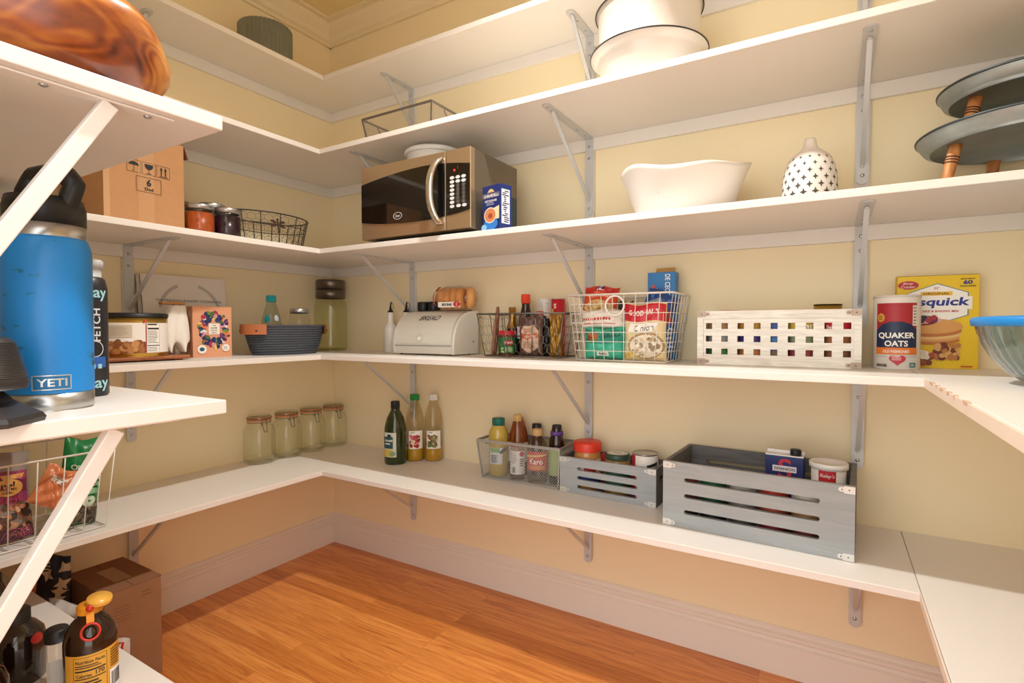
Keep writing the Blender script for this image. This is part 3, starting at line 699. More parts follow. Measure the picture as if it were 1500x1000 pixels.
# clip-top jars
JX = [(-0.440, 'nearest the white wire basket'), (-0.313, 'second from the white wire basket'), (-0.187, 'second from the corner'), (-0.0635, 'in the corner')]
CLR = glass('FBFCF8', 1.2)
j0 = None
for yy, w_ in JX:
    lab = f'empty glass clip-top jar on the low left shelf, {w_}'
    if j0 is None:
        j0 = t = T('clip_top_jar', lab, 'jar', (0.072, yy, Z[0] + 0.0006), 0.55, 'empty clip-top jars')
        rj = 0.0605
        MB().lathe([(0, 0.003), (rj * 0.55, 0.003), (rj * 0.85, 0.0), (rj * 0.97, 0.006), (rj, 0.02), (rj, 0.118), (rj * 0.97, 0.135), (rj * 0.85, 0.149), (rj * 0.72, 0.155), (rj * 0.70, 0.168), (rj * 0.75, 0.170)], 32).build('glass_body', CLR, t)
        MB().lathe([(0, 0.004), (rj * 0.5, 0.0045), (rj * 0.9, 0.012), (rj * 0.965, 0.022)], 32).build('glass_base', CLR, t)
        MB().lathe([(rj * 0.74, 0.176), (rj * 0.76, 0.186), (rj * 0.70, 0.193), (0, 0.195)], 32).build('glass_lid', glass('F0F1E8', 1.6), t)
        MB().lathe([(rj * 0.70, 0.170), (rj * 0.765, 0.171), (rj * 0.765, 0.177), (rj * 0.70, 0.178), (rj * 0.70, 0.170)], 32).build('rubber_seal', m('CE8A5C', 0.5), t)
        q = MB()
        for zz, rr in ((0.1655, rj * 0.735), (0.181, rj * 0.785)): q.tube([(rr * math.cos(2 * PI * i / 28), rr * math.sin(2 * PI * i / 28), zz) for i in range(28)], 0.0013, 5, closed=True)
        a = -0.75
        def pp(rr, da, zz): return (rr * math.cos(a + da), rr * math.sin(a + da), zz)
        for sg in (-1, 1):
            q.tube([pp(rj * 0.785, 0.16 * sg, 0.181), pp(rj * 0.84, 0.16 * sg, 0.165), pp(rj * 0.90, 0.14 * sg, 0.150), pp(rj * 1.03, 0.10 * sg, 0.132)], 0.0013, 5)
            q.tube([pp(rj * 0.735, 0.3 * sg, 0.1655), pp(rj * 0.84, 0.2 * sg, 0.160)], 0.0013, 5); q.ball(pp(rj * 0.85, 0.17 * sg, 0.161), 0.003)
        q.tube([pp(rj * 1.03, -0.10, 0.132), pp(rj * 1.03, 0.10, 0.132)], 0.0013, 5)
        q.build('wire_clip', m('6F675E', 0.35, 0.8, 0.05), t)
    else: dup(j0, (0.072, yy, Z[0] + 0.0006), 0.55, lab)

# ---- left wall, bread box level
zb = Z[1]
t = T('serving_board', 'dark wooden serving board under the nut tin', 'board', (0.185, -0.952, zb), PI / 2)
MB().box(-0.13, -0.105, 0.004, 0.13, 0.105, 0.015).build('plank', wood('7A3E1E', 'A9653A', 0.4, (2, 14, 14)), t, bevel=0.004)
for a in (-0.10, 0.10): MB().box(a - 0.012, -0.09, 0, a + 0.012, 0.09, 0.0042).build('foot', wood('7A3E1E', 'A9653A', 0.4, (2, 14, 14)), t)
x, y = 0.196, -0.950; r, h = 0.094, 0.122
t = T('nut_tin', 'gold nut tin with black plastic lid on the wooden serving board', 'tin', (x, y, zb + 0.0153))
MB().lathe([(0, 0), (r * 0.97, 0), (r, 0.003), (r, h), (0, h)], 44).build('body', m('C9A24A', 0.25, 0.85, 0.08, 30), t)
MB().lathe([(0, h), (r * 1.02, h - 0.002), (r * 1.025, h + 0.008), (r * 0.97, h + 0.011), (0, h + 0.009)], 44).build('lid', BLACK, t)
dd = D(cmap(r, face(x, y, 0, 0.0), 0), du=0.008)
ALM = [m('B77B45', 0.6), m('A5683A', 0.6), m('C98F58', 0.6), m('8A5229', 0.6)]
dd.rect(-0.14, 0.012, 0.14, 0.103, PAPER); dd.rect(-0.14, 0.012, 0.034, 0.046, m('7C4A27', 0.6)); dd.blobs(-0.14, 0.010, 0.036, 0.052, 120, 0.0095, ALM, 9, 0.55)
dd.rect(-0.072, 0.060, 0.0, 0.096, m('CFC4B2', 0.6)); dd.lines(-0.068, 0.064, -0.004, 0.092, 6, m('9A8F80', 0.6), fill=0.25)
dd.rect(0.034, 0.012, 0.036, 0.103, m('B8392E', 0.5)); dd.rect(0.036, 0.012, 0.075, 0.103, m('FAF8F4', 0.6)); dd.frame(0.037, 0.013, 0.074, 0.102, 0.0006, INK); dd.rect(0.039, 0.096, 0.066, 0.100, INK); dd.rect(0.039, 0.083, 0.072, 0.088, INK); dd.lines(0.039, 0.040, 0.072, 0.080, 8, m('55524E', 0.6), fill=0.3); dd.rect(0.037, 0.033, 0.074, 0.0355, INK); dd.lines(0.039, 0.016, 0.072, 0.031, 3, INK, fill=0.25)
dd.rect(0.028, 0.104, 0.033, 0.114, m('C23B2C', 0.5))
dd.build('printed_label', t)
# cookbook leaning on the wall
t = T('cookbook', 'large white cookbook leaning against left wall behind the nut tin', 'book', (0.062, -0.708, zb), PI / 2)
Mx = Matrix.Rotation(-0.13, 4, 'X')
q = MB().at(Mx); q.box(-0.149, -0.016, 0, 0.149, -0.013, 0.290); q.box(-0.149, 0.013, 0, 0.149, 0.016, 0.290); q.box(-0.149, -0.016, 0, -0.146, 0.016, 0.290); q.build('cover', m('E3DED8', 0.4), t)
MB().at(Mx).box(-0.146, -0.0128, 0.004, 0.144, 0.0128, 0.286).build('pages', m('EFE9DC', 0.8), t)
fm = pmap(Mx @ Vector((0, -0.016, 0)), (1, 0, 0), Mx.to_3x3() @ Vector((0, 0, 1)))
dd = D(fm); GY = m('B9B7B4', 0.5)
dd.ring(0.012, 0.155, 0.100, 0.112, GY, 0.25, 1.25); dd.ring(0.012, 0.155, 0.100, 0.112, GY, 1.95, 2.95); dd.ring(0.012, 0.155, 0.100, 0.112, GY, 3.4, 6.0)
TEAL = m('4E6B70', 0.5)
dd.text('THE FRENCH LAUNDRY COOKBOOK', 0.012, 0.200, 0.0085, TEAL, w=0.235, bold=0.01); dd.word(0.05, 0.175, 0.075, 0.0055, m('8A8A88', 0.5), 13, 13)
dd.build('printed_cover', t)
# coffee filter holder
t = T('filter_holder', 'white filters on a small wooden stand between tin and recipe box', 'holder', (0.138, -0.790, zb), PI / 2)
WD = wood('8E5227', 'B87A45', 0.4, (2, 10, 10))
MB().box(-0.034, -0.05, 0, 0.020, 0.048, 0.013).build('stand_base', WD, t, bevel=0.004)
MB().box(-0.0065, -0.006, 0.013, 0.0065, 0.006, 0.182).build('post', m('E8E3DA', 0.5), t)
MB().box(-0.050, -0.014, 0.182, 0.026, 0.014, 0.191).build('top_bar', wood('B9783A', 'D79C5A', 0.4, (2, 10, 10)), t, bevel=0.003)
for cx_, ww in ((-0.042, 0.056), (0.003, 0.050)):
    q = MB()
    for k in range(5):
        def fil(u, v, k=k, cx_=cx_, ww=ww):
            wv = ww * (0.34 + 0.66 * math.sin(min(1, v * 1.25 + 0.12) * PI * 0.5)) * (1 if v < 0.72 else 1 - 0.75 * ((v - 0.72) / 0.28) ** 1.6)
            return (cx_ + (0.5 - abs(v - 0.0)) * 0.0 - (cx_ * 0.72) * (1 - v) ** 2 + (u - 0.5) * wv, -0.010 - 0.006 * k - 0.022 * math.sin(PI * u) * v, 0.178 - 0.158 * v + 0.012 * abs(2 * u - 1) * (v > 0.8))
        q.grid(fil, 8, 14)
    q.build('filters', m('EFEBE2', 0.8), t)
# recipe deck
t, f0, f1, f2, f3 = carton('recipe_box', 'salmon pink recipe deck box with a ring of painted food', 'box', (0.165, -0.690, zb), PI / 2 - 0.18, 0.128, 0.058, 0.178, m('DFA07C', 0.5))
dd = D(f0); DC = [m('1D2A5E', 0.5), m('B3243F', 0.5), m('E4C866', 0.5), m('6E8F3F', 0.5), m('E9E2D5', 0.5), m('7A3B72', 0.5), m('E07A3C', 0.5), m('2F4C7E', 0.5), m('D98FA0', 0.5), m('4C6B34', 0.5)]
R = random.Random(12)
for i in range(120):
    a = 2 * PI * i / 60 * 1.0 + R.uniform(-0.1, 0.1); rr = R.uniform(0.027, 0.049)
    dd.ell(0.004 + rr * math.cos(a), 0.097 + rr * 1.32 * math.sin(a), R.uniform(0.005, 0.011), R.uniform(0.004, 0.009), DC[(i * 7) % 10] if i % 3 else DC[0], 9, a); dd.off -= dd.step * 0.9
dd.off += 0.0005; dd.rect(-0.014, 0.080, 0.022, 0.118, m('F2EADC', 0.6))
for i, s in enumerate(('THE', '', 'RECIPE', 'DECK')):
    if s: dd.text(s, 0.004, 0.111 - i * 0.0085, 0.0048, m('4A4A50', 0.6), bold=0.01)
    else: dd.word(0.004, 0.111 - i * 0.0085, 0.022, 0.0048, m('4A4A50', 0.6), 6, 3)
dd.ell(-0.036, 0.028, 0.015, 0.015, PAPER); dd.ell(-0.036, 0.028, 0.008, 0.007, m('1F5A6B', 0.5)); dd.ell(0.042, 0.032, 0.013, 0.013, PAPER); dd.lines(0.034, 0.027, 0.05, 0.037, 3, INK, fill=0.3)
dd.build('printed_front', t)
dd = D(f2); dd.ell(0.0, 0.15, 0.010, 0.011, PAPER); dd.ring(0, 0.15, 0.007, 0.008, INK); dd.word(0, 0.08, 0.1, 0.008, m('7A3B22', 0.6), 22, 22, rot=PI / 2); dd.build('printed_side', t)
# rope basket with bottle and jar
t = T('rope_basket', 'oval charcoal rope basket with tan leather handles', 'basket', (0.225, -0.425, zb), PI / 2)
pr = [(0, 0.0), (0.80, 0.0)]
for i in range(12):
    zz = 0.004 + i * 0.0092; w_ = 0.80 + 0.20 * (i / 11) ** 0.8
    for k in range(5):
        a = -PI / 2 + PI * k / 4; pr.append((w_ + 0.030 * math.cos(a), zz + 0.0046 + 0.0046 * math.sin(a)))
pr += [(0.94, 0.112), (0.80, 0.02), (0, 0.012)]
MB().lathe([(a * 0.165, b) for a, b in pr], 48, sx=1, sy=0.58).build('coiled_rope', m('464A52', 0.85, 0, 0.25, 90), t)
LEA = m('B06A3E', 0.5)
for sg in (-1, 1):
    q = MB()
    q.grid(lambda u, v: (sg * (0.172 + 0.004) * math.cos((u - 0.5) * 1.5), 0.1015 * math.sin((u - 0.5) * 1.5), 0.078 + 0.038 * v), 12, 2); q.grid(lambda u, v: (sg * (0.172 + 0.0065) * math.cos((u - 0.5) * 1.5), 0.104 * math.sin((u - 0.5) * 1.5), 0.078 + 0.038 * v), 12, 2)
    h_ = q.build('leather_handle', LEA, t)
    for a in (-0.5, 0.5): MB().ball((sg * 0.179 * math.cos(a), 0.105 * math.sin(a), 0.092), 0.0035, seg=8, rings=6).build('rivet', m('5A3A22', 0.4, 0.5), h_)
x, y = 0.20, -0.455
t = bottle('water_bottle', 'small clear plastic bottle with turquoise cap in the rope basket', 'bottle', (0.19, -0.462, zb + 0.0125), [(0.034, 0), (0.036, 0.01), (0.036, 0.10), (0.034, 0.125), (0.018, 0.185), (0.0155, 0.19), (0.0155, 0.205)], glass('EAF1F0', 1.3), m('1FA6B8', 0.35), 0.0185, 0.026)
dd = D(lmap([(0.036, 0), (0.036, 0.10), (0.034, 0.125), (0.018, 0.185)], face(0.19, -0.462, 0, -0.45), 0, 0.034), du=0.005, dv=0.006); dd.ell(0, 0.125, 0.011, 0.014, m('127F86', 0.4)); dd.ell(0.036, 0.128, 0.009, 0.012, m('B9C6D2', 0.4)); dd.build('printed_label', t)
t = T('mason_jar', 'clear jar with silver screw lid in the rope basket', 'jar', (0.205, -0.345, zb + 0.0125))
MB().lathe([(0, 0), (0.036, 0), (0.040, 0.006), (0.040, 0.125), (0.035, 0.142), (0.0325, 0.148), (0.0325, 0.16)], 28).build('glass_body', CLR, t)
MB().lathe([(0.034, 0.148), (0.0365, 0.149), (0.0365, 0.166), (0.033, 0.168), (0, 0.168)], 28).build('lid', STEEL, t)
# big jar in the corner
t = T('storage_jar', 'tall glass storage jar with two-tier metal lid in the corner', 'jar', (0.118, -0.112, zb))
r = 0.071
MB().lathe([(0, 0.002), (r * 0.9, 0), (r * 0.985, 0.008), (r, 0.03), (r, 0.195), (r * 0.96, 0.213), (r * 0.84, 0.226), (r * 0.80, 0.238)], 36).build('glass_body', glass('F1F3E6', 1.3), t)
MB().lathe([(0, 0.004), (r * 0.8, 0.004), (r * 0.96, 0.012)], 36).build('glass_base', glass('E6E8D6', 1.3), t)
LM_ = m('6F655B', 0.32, 0.85, 0.1, 60)
MB().lathe([(r * 0.80, 0.234), (r * 0.905, 0.235), (r * 0.91, 0.272), (r * 0.8, 0.274), (0, 0.274)], 36).build('lid', LM_, t)
MB().lathe([(r * 0.80, 0.2755), (r * 0.905, 0.276), (r * 0.91, 0.312), (r * 0.86, 0.318), (0, 0.319)], 36).build('lid', LM_, t)

# ---- left wall, microwave level
zb = Z[2]
t = T('cardboard_box', 'brown cardboard carton with handling symbols and a large 6', 'box', (0.205, -0.972, zb), PI / 2 + 0.06)
MB().box(-0.112, -0.125, 0, 0.112, 0.125, 0.268).build('carton', CARD, t, bevel=0.0015)
q = MB(); q.prism([(0.112, -0.125, 0.2685), (0.112, -0.05, 0.2685), (0.125, -0.06, 0.235), (0.127, -0.12, 0.232)], (0.003, 0, 0)); q.build('flap', m('8F6642', 0.8), t)
dd = D(pmap((0, -0.125, 0), (1, 0, 0), (0, 0, 1)))
dd.rect(-0.022, 0.0, 0.022, 0.268, m('BE9268', 0.35)); dd.rect(-0.112, 0, -0.096, 0.268, m('C59A70', 0.7))
dd.fn = pmap((0, -0.125, -0.024), (1, 0, 0), (0, 0, 1))
for i in range(3): dd.frame(-0.052 + i * 0.041, 0.176, -0.014 + i * 0.041, 0.212, 0.001, INK); dd.off -= dd.step
dd.off += dd.step
u = -0.033; dd.poly([(u - 0.014, 0.196)] + [(u - 0.014 * math.cos(a), 0.196 + 0.011 * math.sin(a)) for a in (0.4, 0.8, 1.2, 1.57, 1.94, 2.34, 2.74)] + [(u + 0.014, 0.196)], INK); dd.rect(u - 0.0006, 0.180, u + 0.0006, 0.197, INK); dd.rect(u - 0.005, 0.1795, u, 0.1808, INK)
u = 0.008; dd.poly([(u - 0.012, 0.207), (u + 0.012, 0.207)] + [(u + 0.012 * math.cos(a), 0.203 - 0.012 * math.sin(a)) for a in (0.3, 0.8, 1.2, 1.57, 1.94, 2.34, 2.84)], INK); dd.rect(u - 0.0007, 0.181, u + 0.0007, 0.193, INK); dd.rect(u - 0.007, 0.179, u + 0.007, 0.1808, INK)
u = 0.049
for k in (-0.006, 0.006): dd.rect(u + k - 0.0015, 0.183, u + k + 0.0015, 0.200, INK); dd.poly([(u + k - 0.004, 0.199), (u + k + 0.004, 0.199), (u + k, 0.209)], INK)
dd.rect(u - 0.012, 0.1795, u + 0.012, 0.1812, INK)
dd.frame(-0.028, 0.124, 0.042, 0.168, 0.001, INK); dd.text('6', 0.007, 0.153, 0.020, INK, bold=0.03); dd.text('Ded', 0.007, 0.134, 0.009, INK, w=0.024, bold=0.02)
dd.build('printed_front', t)
def mason(label, x, y, r, h, fill, lev, lid=STEEL):
    t = T('mason_jar', label, 'jar', (x, y, zb), 0, 'small jars beside the cardboard carton')
    MB().lathe([(0, 0.001), (r * 0.92, 0), (r, 0.006), (r, h * 0.78), (r * 0.95, h * 0.84), (r * 0.9, h * 0.88)], 28).build('glass_body', glass('F0F3EE', 1.2), t)
    MB().lathe([(0, 0.002), (r * 0.9, 0.002), (r * 0.965, 0.008), (r * 0.965, lev), (0, lev)], 28).build('contents', fill, t)
    MB().lathe([(r * 0.88, h * 0.84), (r * 0.985, h * 0.845), (r * 0.985, h * 0.98), (r * 0.93, h), (0, h)], 28).build('lid', lid, t)
    return t
ORJ = m('B8501C', 0.35, 0, 0.5, 45); PUJ = m('2E1226', 0.25, 0, 0.5, 45)
mason('squat jar of orange preserve with silver lid', 0.318, -0.803, 0.043, 0.094, ORJ, 0.068)
mason('squat jar of dark purple jam with silver lid', 0.318, -0.713, 0.043, 0.098, PUJ, 0.072)
mason('jar with silver lid standing behind the orange and purple jars', 0.215, -0.705, 0.045, 0.128, m('8A7A58', 0.5), 0.08)
mason('dark jar half hidden by the cardboard carton', 0.165, -0.790, 0.041, 0.125, m('39402F', 0.5), 0.09, m('6E7168', 0.3, 0.8))
t = T('wire_basket', 'oval dark wire basket with a metal dragonfly on its side', 'basket', (0.215, -0.495, zb + 0.0005), PI / 2)
def ov(z, k, n=40): return [(0.165 * k * math.cos(2 * PI * i / n), 0.115 * k * math.sin(2 * PI * i / n), z) for i in range(n)]
q = MB(); q.tube(ov(0.118, 1.0), 0.0026, 6, closed=True); q.build('rim', WIRED, t)
q = MB(); q.tube(ov(0.003, 0.84), 0.002, 6, closed=True); q.tube(ov(0.118 * 0.67, 0.946), 0.0018, 5, closed=True)
for i in range(14):
    a = 2 * PI * i / 14 + 0.1; q.tube([(0.165 * k * math.cos(a), 0.115 * k * math.sin(a), z) for k, z in ((1, 0.118), (0.84, 0.003))], 0.0019, 5)
for i in range(-3, 4): q.tube([(-0.138 * math.sqrt(1 - (i / 4) ** 2), 0.0242 * i, 0.003), (0.138 * math.sqrt(1 - (i / 4) ** 2), 0.0242 * i, 0.003)], 0.0012, 4)
q.build('ribs', WIRED, t)
def hexwire(q, fn, nu, nv, r, closed=False):
    """chicken wire on a surface fn(u, v)"""
    for j in range(nv):
        pts = []
        for i in range(nu * 2 + (0 if closed else 1)):
            up_ = (i + j) % 2; v0 = (j + (0.33 if up_ else 0.0)) / nv + 0.33 / nv; pts.append(fn(i / (nu * 2), min(1, v0)))
        q.tube(pts, r, 3, closed=closed)
        for i in range(nu * 2):
            if (i + j) % 2: q.tube([fn(i / (nu * 2), min(1, (j + 0.66) / nv)), fn(i / (nu * 2), min(1, (j + 1.33) / nv))], r, 3)
    return q
q = MB(); hexwire(q, lambda u, v: (0.163 * (0.84 + 0.16 * v) * math.cos(2 * PI * u), 0.113 * (0.84 + 0.16 * v) * math.sin(2 * PI * u), 0.003 + 0.115 * v), 32, 6, 0.0006, True); q.build('chicken_wire', WIRED, t)
q = MB().at(Matrix.Translation((-0.030, -0.1115, 0.074)) @ Matrix.Rotation(-0.12, 4, 'Z') @ Matrix.Rotation(-0.15, 4, 'X')); q.tube([(0, 0, 0.02), (0, 0, -0.03)], 0.003, 6, r2=0.0018); q.ball((0, 0, 0.022), 0.0045)
for sg in (-1, 1):
    for zz, rt in ((0.010, 0.2), (0.0, -0.15)):
        q.prism([(sg * 0.002, -0.001, zz), (sg * 0.014, -0.001, zz + 0.006 + rt * 0.014), (sg * 0.028, -0.001, zz + 0.002 + rt * 0.028), (sg * 0.026, -0.001, zz - 0.004 + rt * 0.026), (sg * 0.01, -0.001, zz - 0.004)], (0, 0.0015, 0))
q.build('dragonfly', m('4B3328', 0.5, 0.5, 0.1), t)

# ---- corrugated tin on the topmost left shelf
o = MB().lathe([(0, 0), (0.099, 0), (0.099, 0.142), (0.095, 0.142), (0.095, 0.004), (0, 0.004)], 144, rfun=lambda a, k: (1 + (0.018 * math.sin(40 * a) if k in (1, 2) else 0), 0)).build('corrugated_tin', ZINC, loc=(0.130, -0.432, Z[4] + 0.0005))
tag(o, 'round corrugated zinc tin on the topmost left shelf', 'tin')

# ================================================================== long wall: bread box level
zb = Z[1]
CRU = m('EDEAE4', 0.25, coat=0.3)
t0 = None
for (x, y), lb in (((0.462, -0.088), 'white ceramic oil cruet with steel spout, left of the bread box, front one of two'), ((0.532, -0.068), 'white ceramic oil cruet with steel spout, half behind the bread box edge')):
    if t0 is None:
        t0 = t = T('oil_cruet', lb, 'cruet', (x, y, zb), 0, 'white oil cruets')
        MB().lathe([(0, 0), (0.026, 0), (0.028, 0.004), (0.028, 0.095), (0.024, 0.112), (0.0135, 0.125), (0.0125, 0.165), (0.014, 0.168), (0, 0.168)], 28).build('body', CRU, t)
        q = MB(); q.lathe([(0, 0.167), (0.013, 0.168), (0.013, 0.172), (0.006, 0.178), (0.0045, 0.19), (0, 0.19)], 16); q.tube([(0, 0, 0.185), (0.001, 0, 0.20), (0.004, 0, 0.212)], 0.0042, 8, r2=0.003); q.build('spout', m('34322F', 0.3, 0.6), t)
        MB().tube([(0.008, 0, 0.172), (0.016, 0, 0.188), (0.015, 0, 0.202), (0.008, 0, 0.210)], 0.0012, 5).build('spout_flap', m('34322F', 0.3, 0.6), t)
    else: dup(t0, (x, y, zb), 0.4, lb)
for x, lb, fc in ((0.592, 'pepper grinder with black top behind the bread box, left of two', '5A4634'), (0.648, 'spice grinder with black top behind the bread box, right of two', '6E4A36')):
    t = T('spice_grinder', lb, 'grinder', (x, -0.0275, zb), 0, 'black-topped grinders behind the bread box')
    MB().lathe([(0, 0), (0.024, 0), (0.024, 0.155), (0.021, 0.172), (0.021, 0.178)], 24).build('glass_body', glass('EDEFEA', 1.2), t)
    MB().lathe([(0, 0.002), (0.0225, 0.002), (0.0225, 0.15), (0, 0.15)], 24).build('contents', m(fc, 0.7, 0, 0.4, 120), t)
    MB().lathe([(0, 0.174), (0.0245, 0.174), (0.0245, 0.178), (0.0255, 0.182), (0.0255, 0.205), (0.0235, 0.211), (0, 0.211)], 24, rfun=lambda a, k: (1 + 0.015 * math.cos(20 * a), 0)).build('grinder_top', BLACK, t)
# bread box
t = T('bread_box', 'white enamel roll-top bread box lettered BREAD', 'bread box', (0.744, -0.057, zb))
EN = m('E9E8E2', 0.32, 0, 0.015, coat=0.3)
PB = [(-0.158, 0.004), (-0.158, 0.036), (-0.154, 0.070), (-0.145, 0.098), (-0.130, 0.123), (-0.110, 0.143), (-0.086, 0.157), (-0.060, 0.165), (-0.030, 0.168), (0.0, 0.168)]
hw = 0.150
q = MB(); q.prism([(-hw + 0.004, a * 0.985, max(b * 0.985, 0.005)) for a, b in PB] + [(-hw + 0.004, 0, 0.004)], (2 * hw - 0.008, 0, 0)); q.build('body', EN, t)
for sg in (-1, 1):
    q = MB(); q.prism([(sg * hw, a, b) for a, b in PB] + [(sg * hw, 0.0, 0.004)], (-sg * 0.012, 0, 0)); q.build('side_panel', EN, t, bevel=0.002)
def bbf(u, w_, off=0.0):   # roll-top surface by arc length
    s = 0
    for (a0, b0), (a1, b1) in zip(PB, PB[1:]):
        l = math.hypot(a1 - a0, b1 - b0)
        if s + l >= w_: f = (w_ - s) / l; nx, nz = -(b1 - b0) / l, (a1 - a0) / l; return Vector((u, a0 + (a1 - a0) * f + nx * off, b0 + (b1 - b0) * f + nz * off))
        s += l
    return Vector((u, 0, 0.168 + off))
q = MB(); q.grid(lambda u, v: bbf((u - 0.5) * (2 * hw - 0.028), 0.038 + v * 0.205, 0.0015), 2, 24); q.grid(lambda u, v: bbf((u - 0.5) * (2 * hw - 0.028), 0.038 + v * 0.205, -0.002), 2, 24, flip=True)
q.build('roll_door', m('E6E6DF', 0.35, 0, 0.015, coat=0.3), t, clean=True)
q = MB(); q.box(-hw + 0.012, -0.1592, 0.0345, hw - 0.012, -0.157, 0.0362); q.build('door_seam', m('6F6E69', 0.6), t)
q = MB(); q.tube([tuple(bbf(u, 0.243, 0.002)) for u in (-hw + 0.014, hw - 0.014)], 0.0022, 6); q.build('door_lip', m('55544F', 0.5), t)
pk = bbf(-0.008, 0.060, 0.0); MB().ball((pk[0], pk[1] - 0.011, pk[2]), 0.0125).tube([tuple(pk), (pk[0], pk[1] - 0.008, pk[2])], 0.005, 8).build('knob', EN, t)
dd = D(lambda a, b, d: bbf(a, b, 0.0018 + d), dv=0.004); dd.text('BREAD', 0.004, 0.148, 0.026, INK, w=0.098, bold=0.012, shear=0.35, space=1.05); dd.build('lettering', t)
dd = D(pmap((hw, 0, 0), (0, 1, 0), (0, 0, 1))); dd.ell(-0.035, 0.05, 0.003, 0.004, INK); dd.build('vent_hole', t)
for a in (-0.12, 0.12):
    for b_ in (-0.14, -0.02): MB().cyl((a, b_, 0), 0.006, 0.0045, 10).build('foot', BLACK, t)
# bagels
t = T('bagel_bag', 'clear bag of bagels with red and white tag on top of the bread box', 'bag', (0.838, -0.120, zb + 0.1725))
BG = m('D49A5C', 0.6, 0, 0.14, 22)
for i in range(5):
    q = MB(); a0 = -0.062 + 0.028 * i; tl = 0.25 if i < 4 else 0.7
    Mx = Matrix.Translation((a0 + (0.012 if i == 4 else 0), 0, 0.043)) @ Matrix.Rotation(tl, 4, 'Z') @ Matrix.Rotation(PI / 2, 4, 'Y')
    q.at(Mx); vs = []; fs = []
    for k in range(24):
        for l in range(10):
            A = 2 * PI * k / 24; B = 2 * PI * l / 10; rr = 0.0255 + 0.0165 * math.cos(B); vs.append((rr * math.cos(A), rr * math.sin(A), 0.0165 * math.sin(B)))
    for k in range(24):
        for l in range(10): fs.append((k * 10 + l, ((k + 1) % 24) * 10 + l, ((k + 1) % 24) * 10 + (l + 1) % 10, k * 10 + (l + 1) % 10))
    q.add(vs, fs, 0, True); q.build('bagel', BG, t)
q = MB()
def bgf(u, v):
    A = 2 * PI * v; x = -0.095 + 0.19 * u; k = max(0.0, math.sin(PI * min(1, max(0, u * 1.04)))) ** 0.28
    w_ = 1 + 0.04 * math.sin(6 * A + 9 * u) + 0.03 * math.sin(13 * u + 3 * A)
    return (x, 0.047 * k * w_ * math.cos(A), max(0.001, 0.0445 + 0.047 * k * w_ * math.sin(A)))
q.grid(bgf, 24, 28); q.build('clear_bag', glass('FBF4EC', 1.6, 0.1), t)
dd = D(lambda a, b, d: Vector((a, -0.0475 - d + 0.01 * (b / 0.05) ** 2, 0.02 + b)), dv=0.006); dd.rect(-0.055, -0.012, 0.05, 0.008, PAPER); dd.word(-0.012, -0.002, 0.048, 0.010, INK, 6, 6); dd.ell(0.034, -0.001, 0.017, 0.010, m('C3282C', 0.5)); dd.text('C', 0.034, -0.001, 0.010, PAPER, bold=0.02); dd.build('printed_tag', t)
dd = D(lambda a, b, d: Vector((-0.088 + a, -0.045 * math.cos(b / 0.05) - d, 0.0445 + 0.045 * math.sin(b / 0.05)))); 
q = MB(); q.grid(lambda u, v: (-0.097 + 0.022 * u, -0.046 * (0.62 + 0.38 * u) * math.cos((v - 0.4) * 2.6), 0.0445 + 0.046 * (0.62 + 0.38 * u) * math.sin((v - 0.4) * 2.6)), 4, 12); q.build('orange_band', m('E2722B', 0.5), t)

# chicken-wire basket with bottles
def flare_basket(name, label, loc, x0, x1, X0, X1, y0, y1, Y0, Y1, h, mat, rz=0, rimr=0.0028):
    t = T(name, label, 'basket', loc, rz)
    top = [(X0, Y0, h), (X1, Y0, h), (X1, Y1, h), (X0, Y1, h)]; bot = [(x0, y0, 0.003), (x1, y0, 0.003), (x1, y1, 0.003), (x0, y1, 0.003)]
    q = MB(); q.tube(top, rimr, 6, closed=True); q.build('rim', mat, t)
    def pan(k):
        a, b, c, d = bot[k], bot[(k + 1) % 4], top[k], top[(k + 1) % 4]
        def f(u, v):
            p = Vector(a).lerp(Vector(b), u); r_ = Vector(c).lerp(Vector(d), u); return tuple(p.lerp(r_, v))
        return f
    return t, top, bot, pan
WX, WY = 1.146, -0.10
t, top, bot, pan = flare_basket('wire_basket', 'dark chicken-wire basket of bottles and jars beside the bread box', (WX, WY, zb + 0.0005), -0.145, 0.147, -0.171, 0.172, -0.072, 0.07, -0.084, 0.082, 0.152, WIREG)
q = MB(); q.tube(bot, 0.0024, 6, closed=True)
for k in range(4):
    q.tube([bot[k], top[k]], 0.002, 5)
    for f in ((0.33, 0.66) if k % 2 == 0 else (0.5,)): q.tube([pan(k)(f, 0), pan(k)(f, 1)], 0.0018, 5)
for i in range(1, 8): q.tube([(-0.145 + 0.292 * i / 8, -0.072, 0.003), (-0.145 + 0.292 * i / 8, 0.07, 0.003)], 0.001, 4)
q.build('ribs', WIREG, t)
q = MB()
for k, n in ((0, 10), (1, 5), (2, 10), (3, 5)): hexwire(q, pan(k), n, 5, 0.0006)
q.build('chicken_wire', WIREG, t)
zi = zb + 0.0045
for i, (x, y, rr, tl, h) in enumerate(((1.027, -0.135, 0.010, 0.06, 0.178), (1.030, -0.158, 0.008, 0.10, 0.135))):
    t = T('wooden_utensil', ('long flat brown wooden stick at left end of the chicken-wire basket', 'shorter brown wooden stick in front of the long one')[i], 'utensil', (x - 0.006, y, zi), 0.3)
    MB().at(Matrix.Rotation(tl, 4, 'Y') @ Matrix.Rotation(0.0, 4, 'X')).lathe([(0, 0), (rr * 0.8, 0.002), (rr, 0.03), (rr, h - 0.03), (rr * 0.7, h - 0.006), (0, h)], 16, sx=0.75).build('stick', wood('7C4E37', 'A8785C', 0.5, (10, 10, 1)), t)
GCAP = m('A9803F', 0.3, 0.8, 0.08)
x, y = 1.050, -0.062
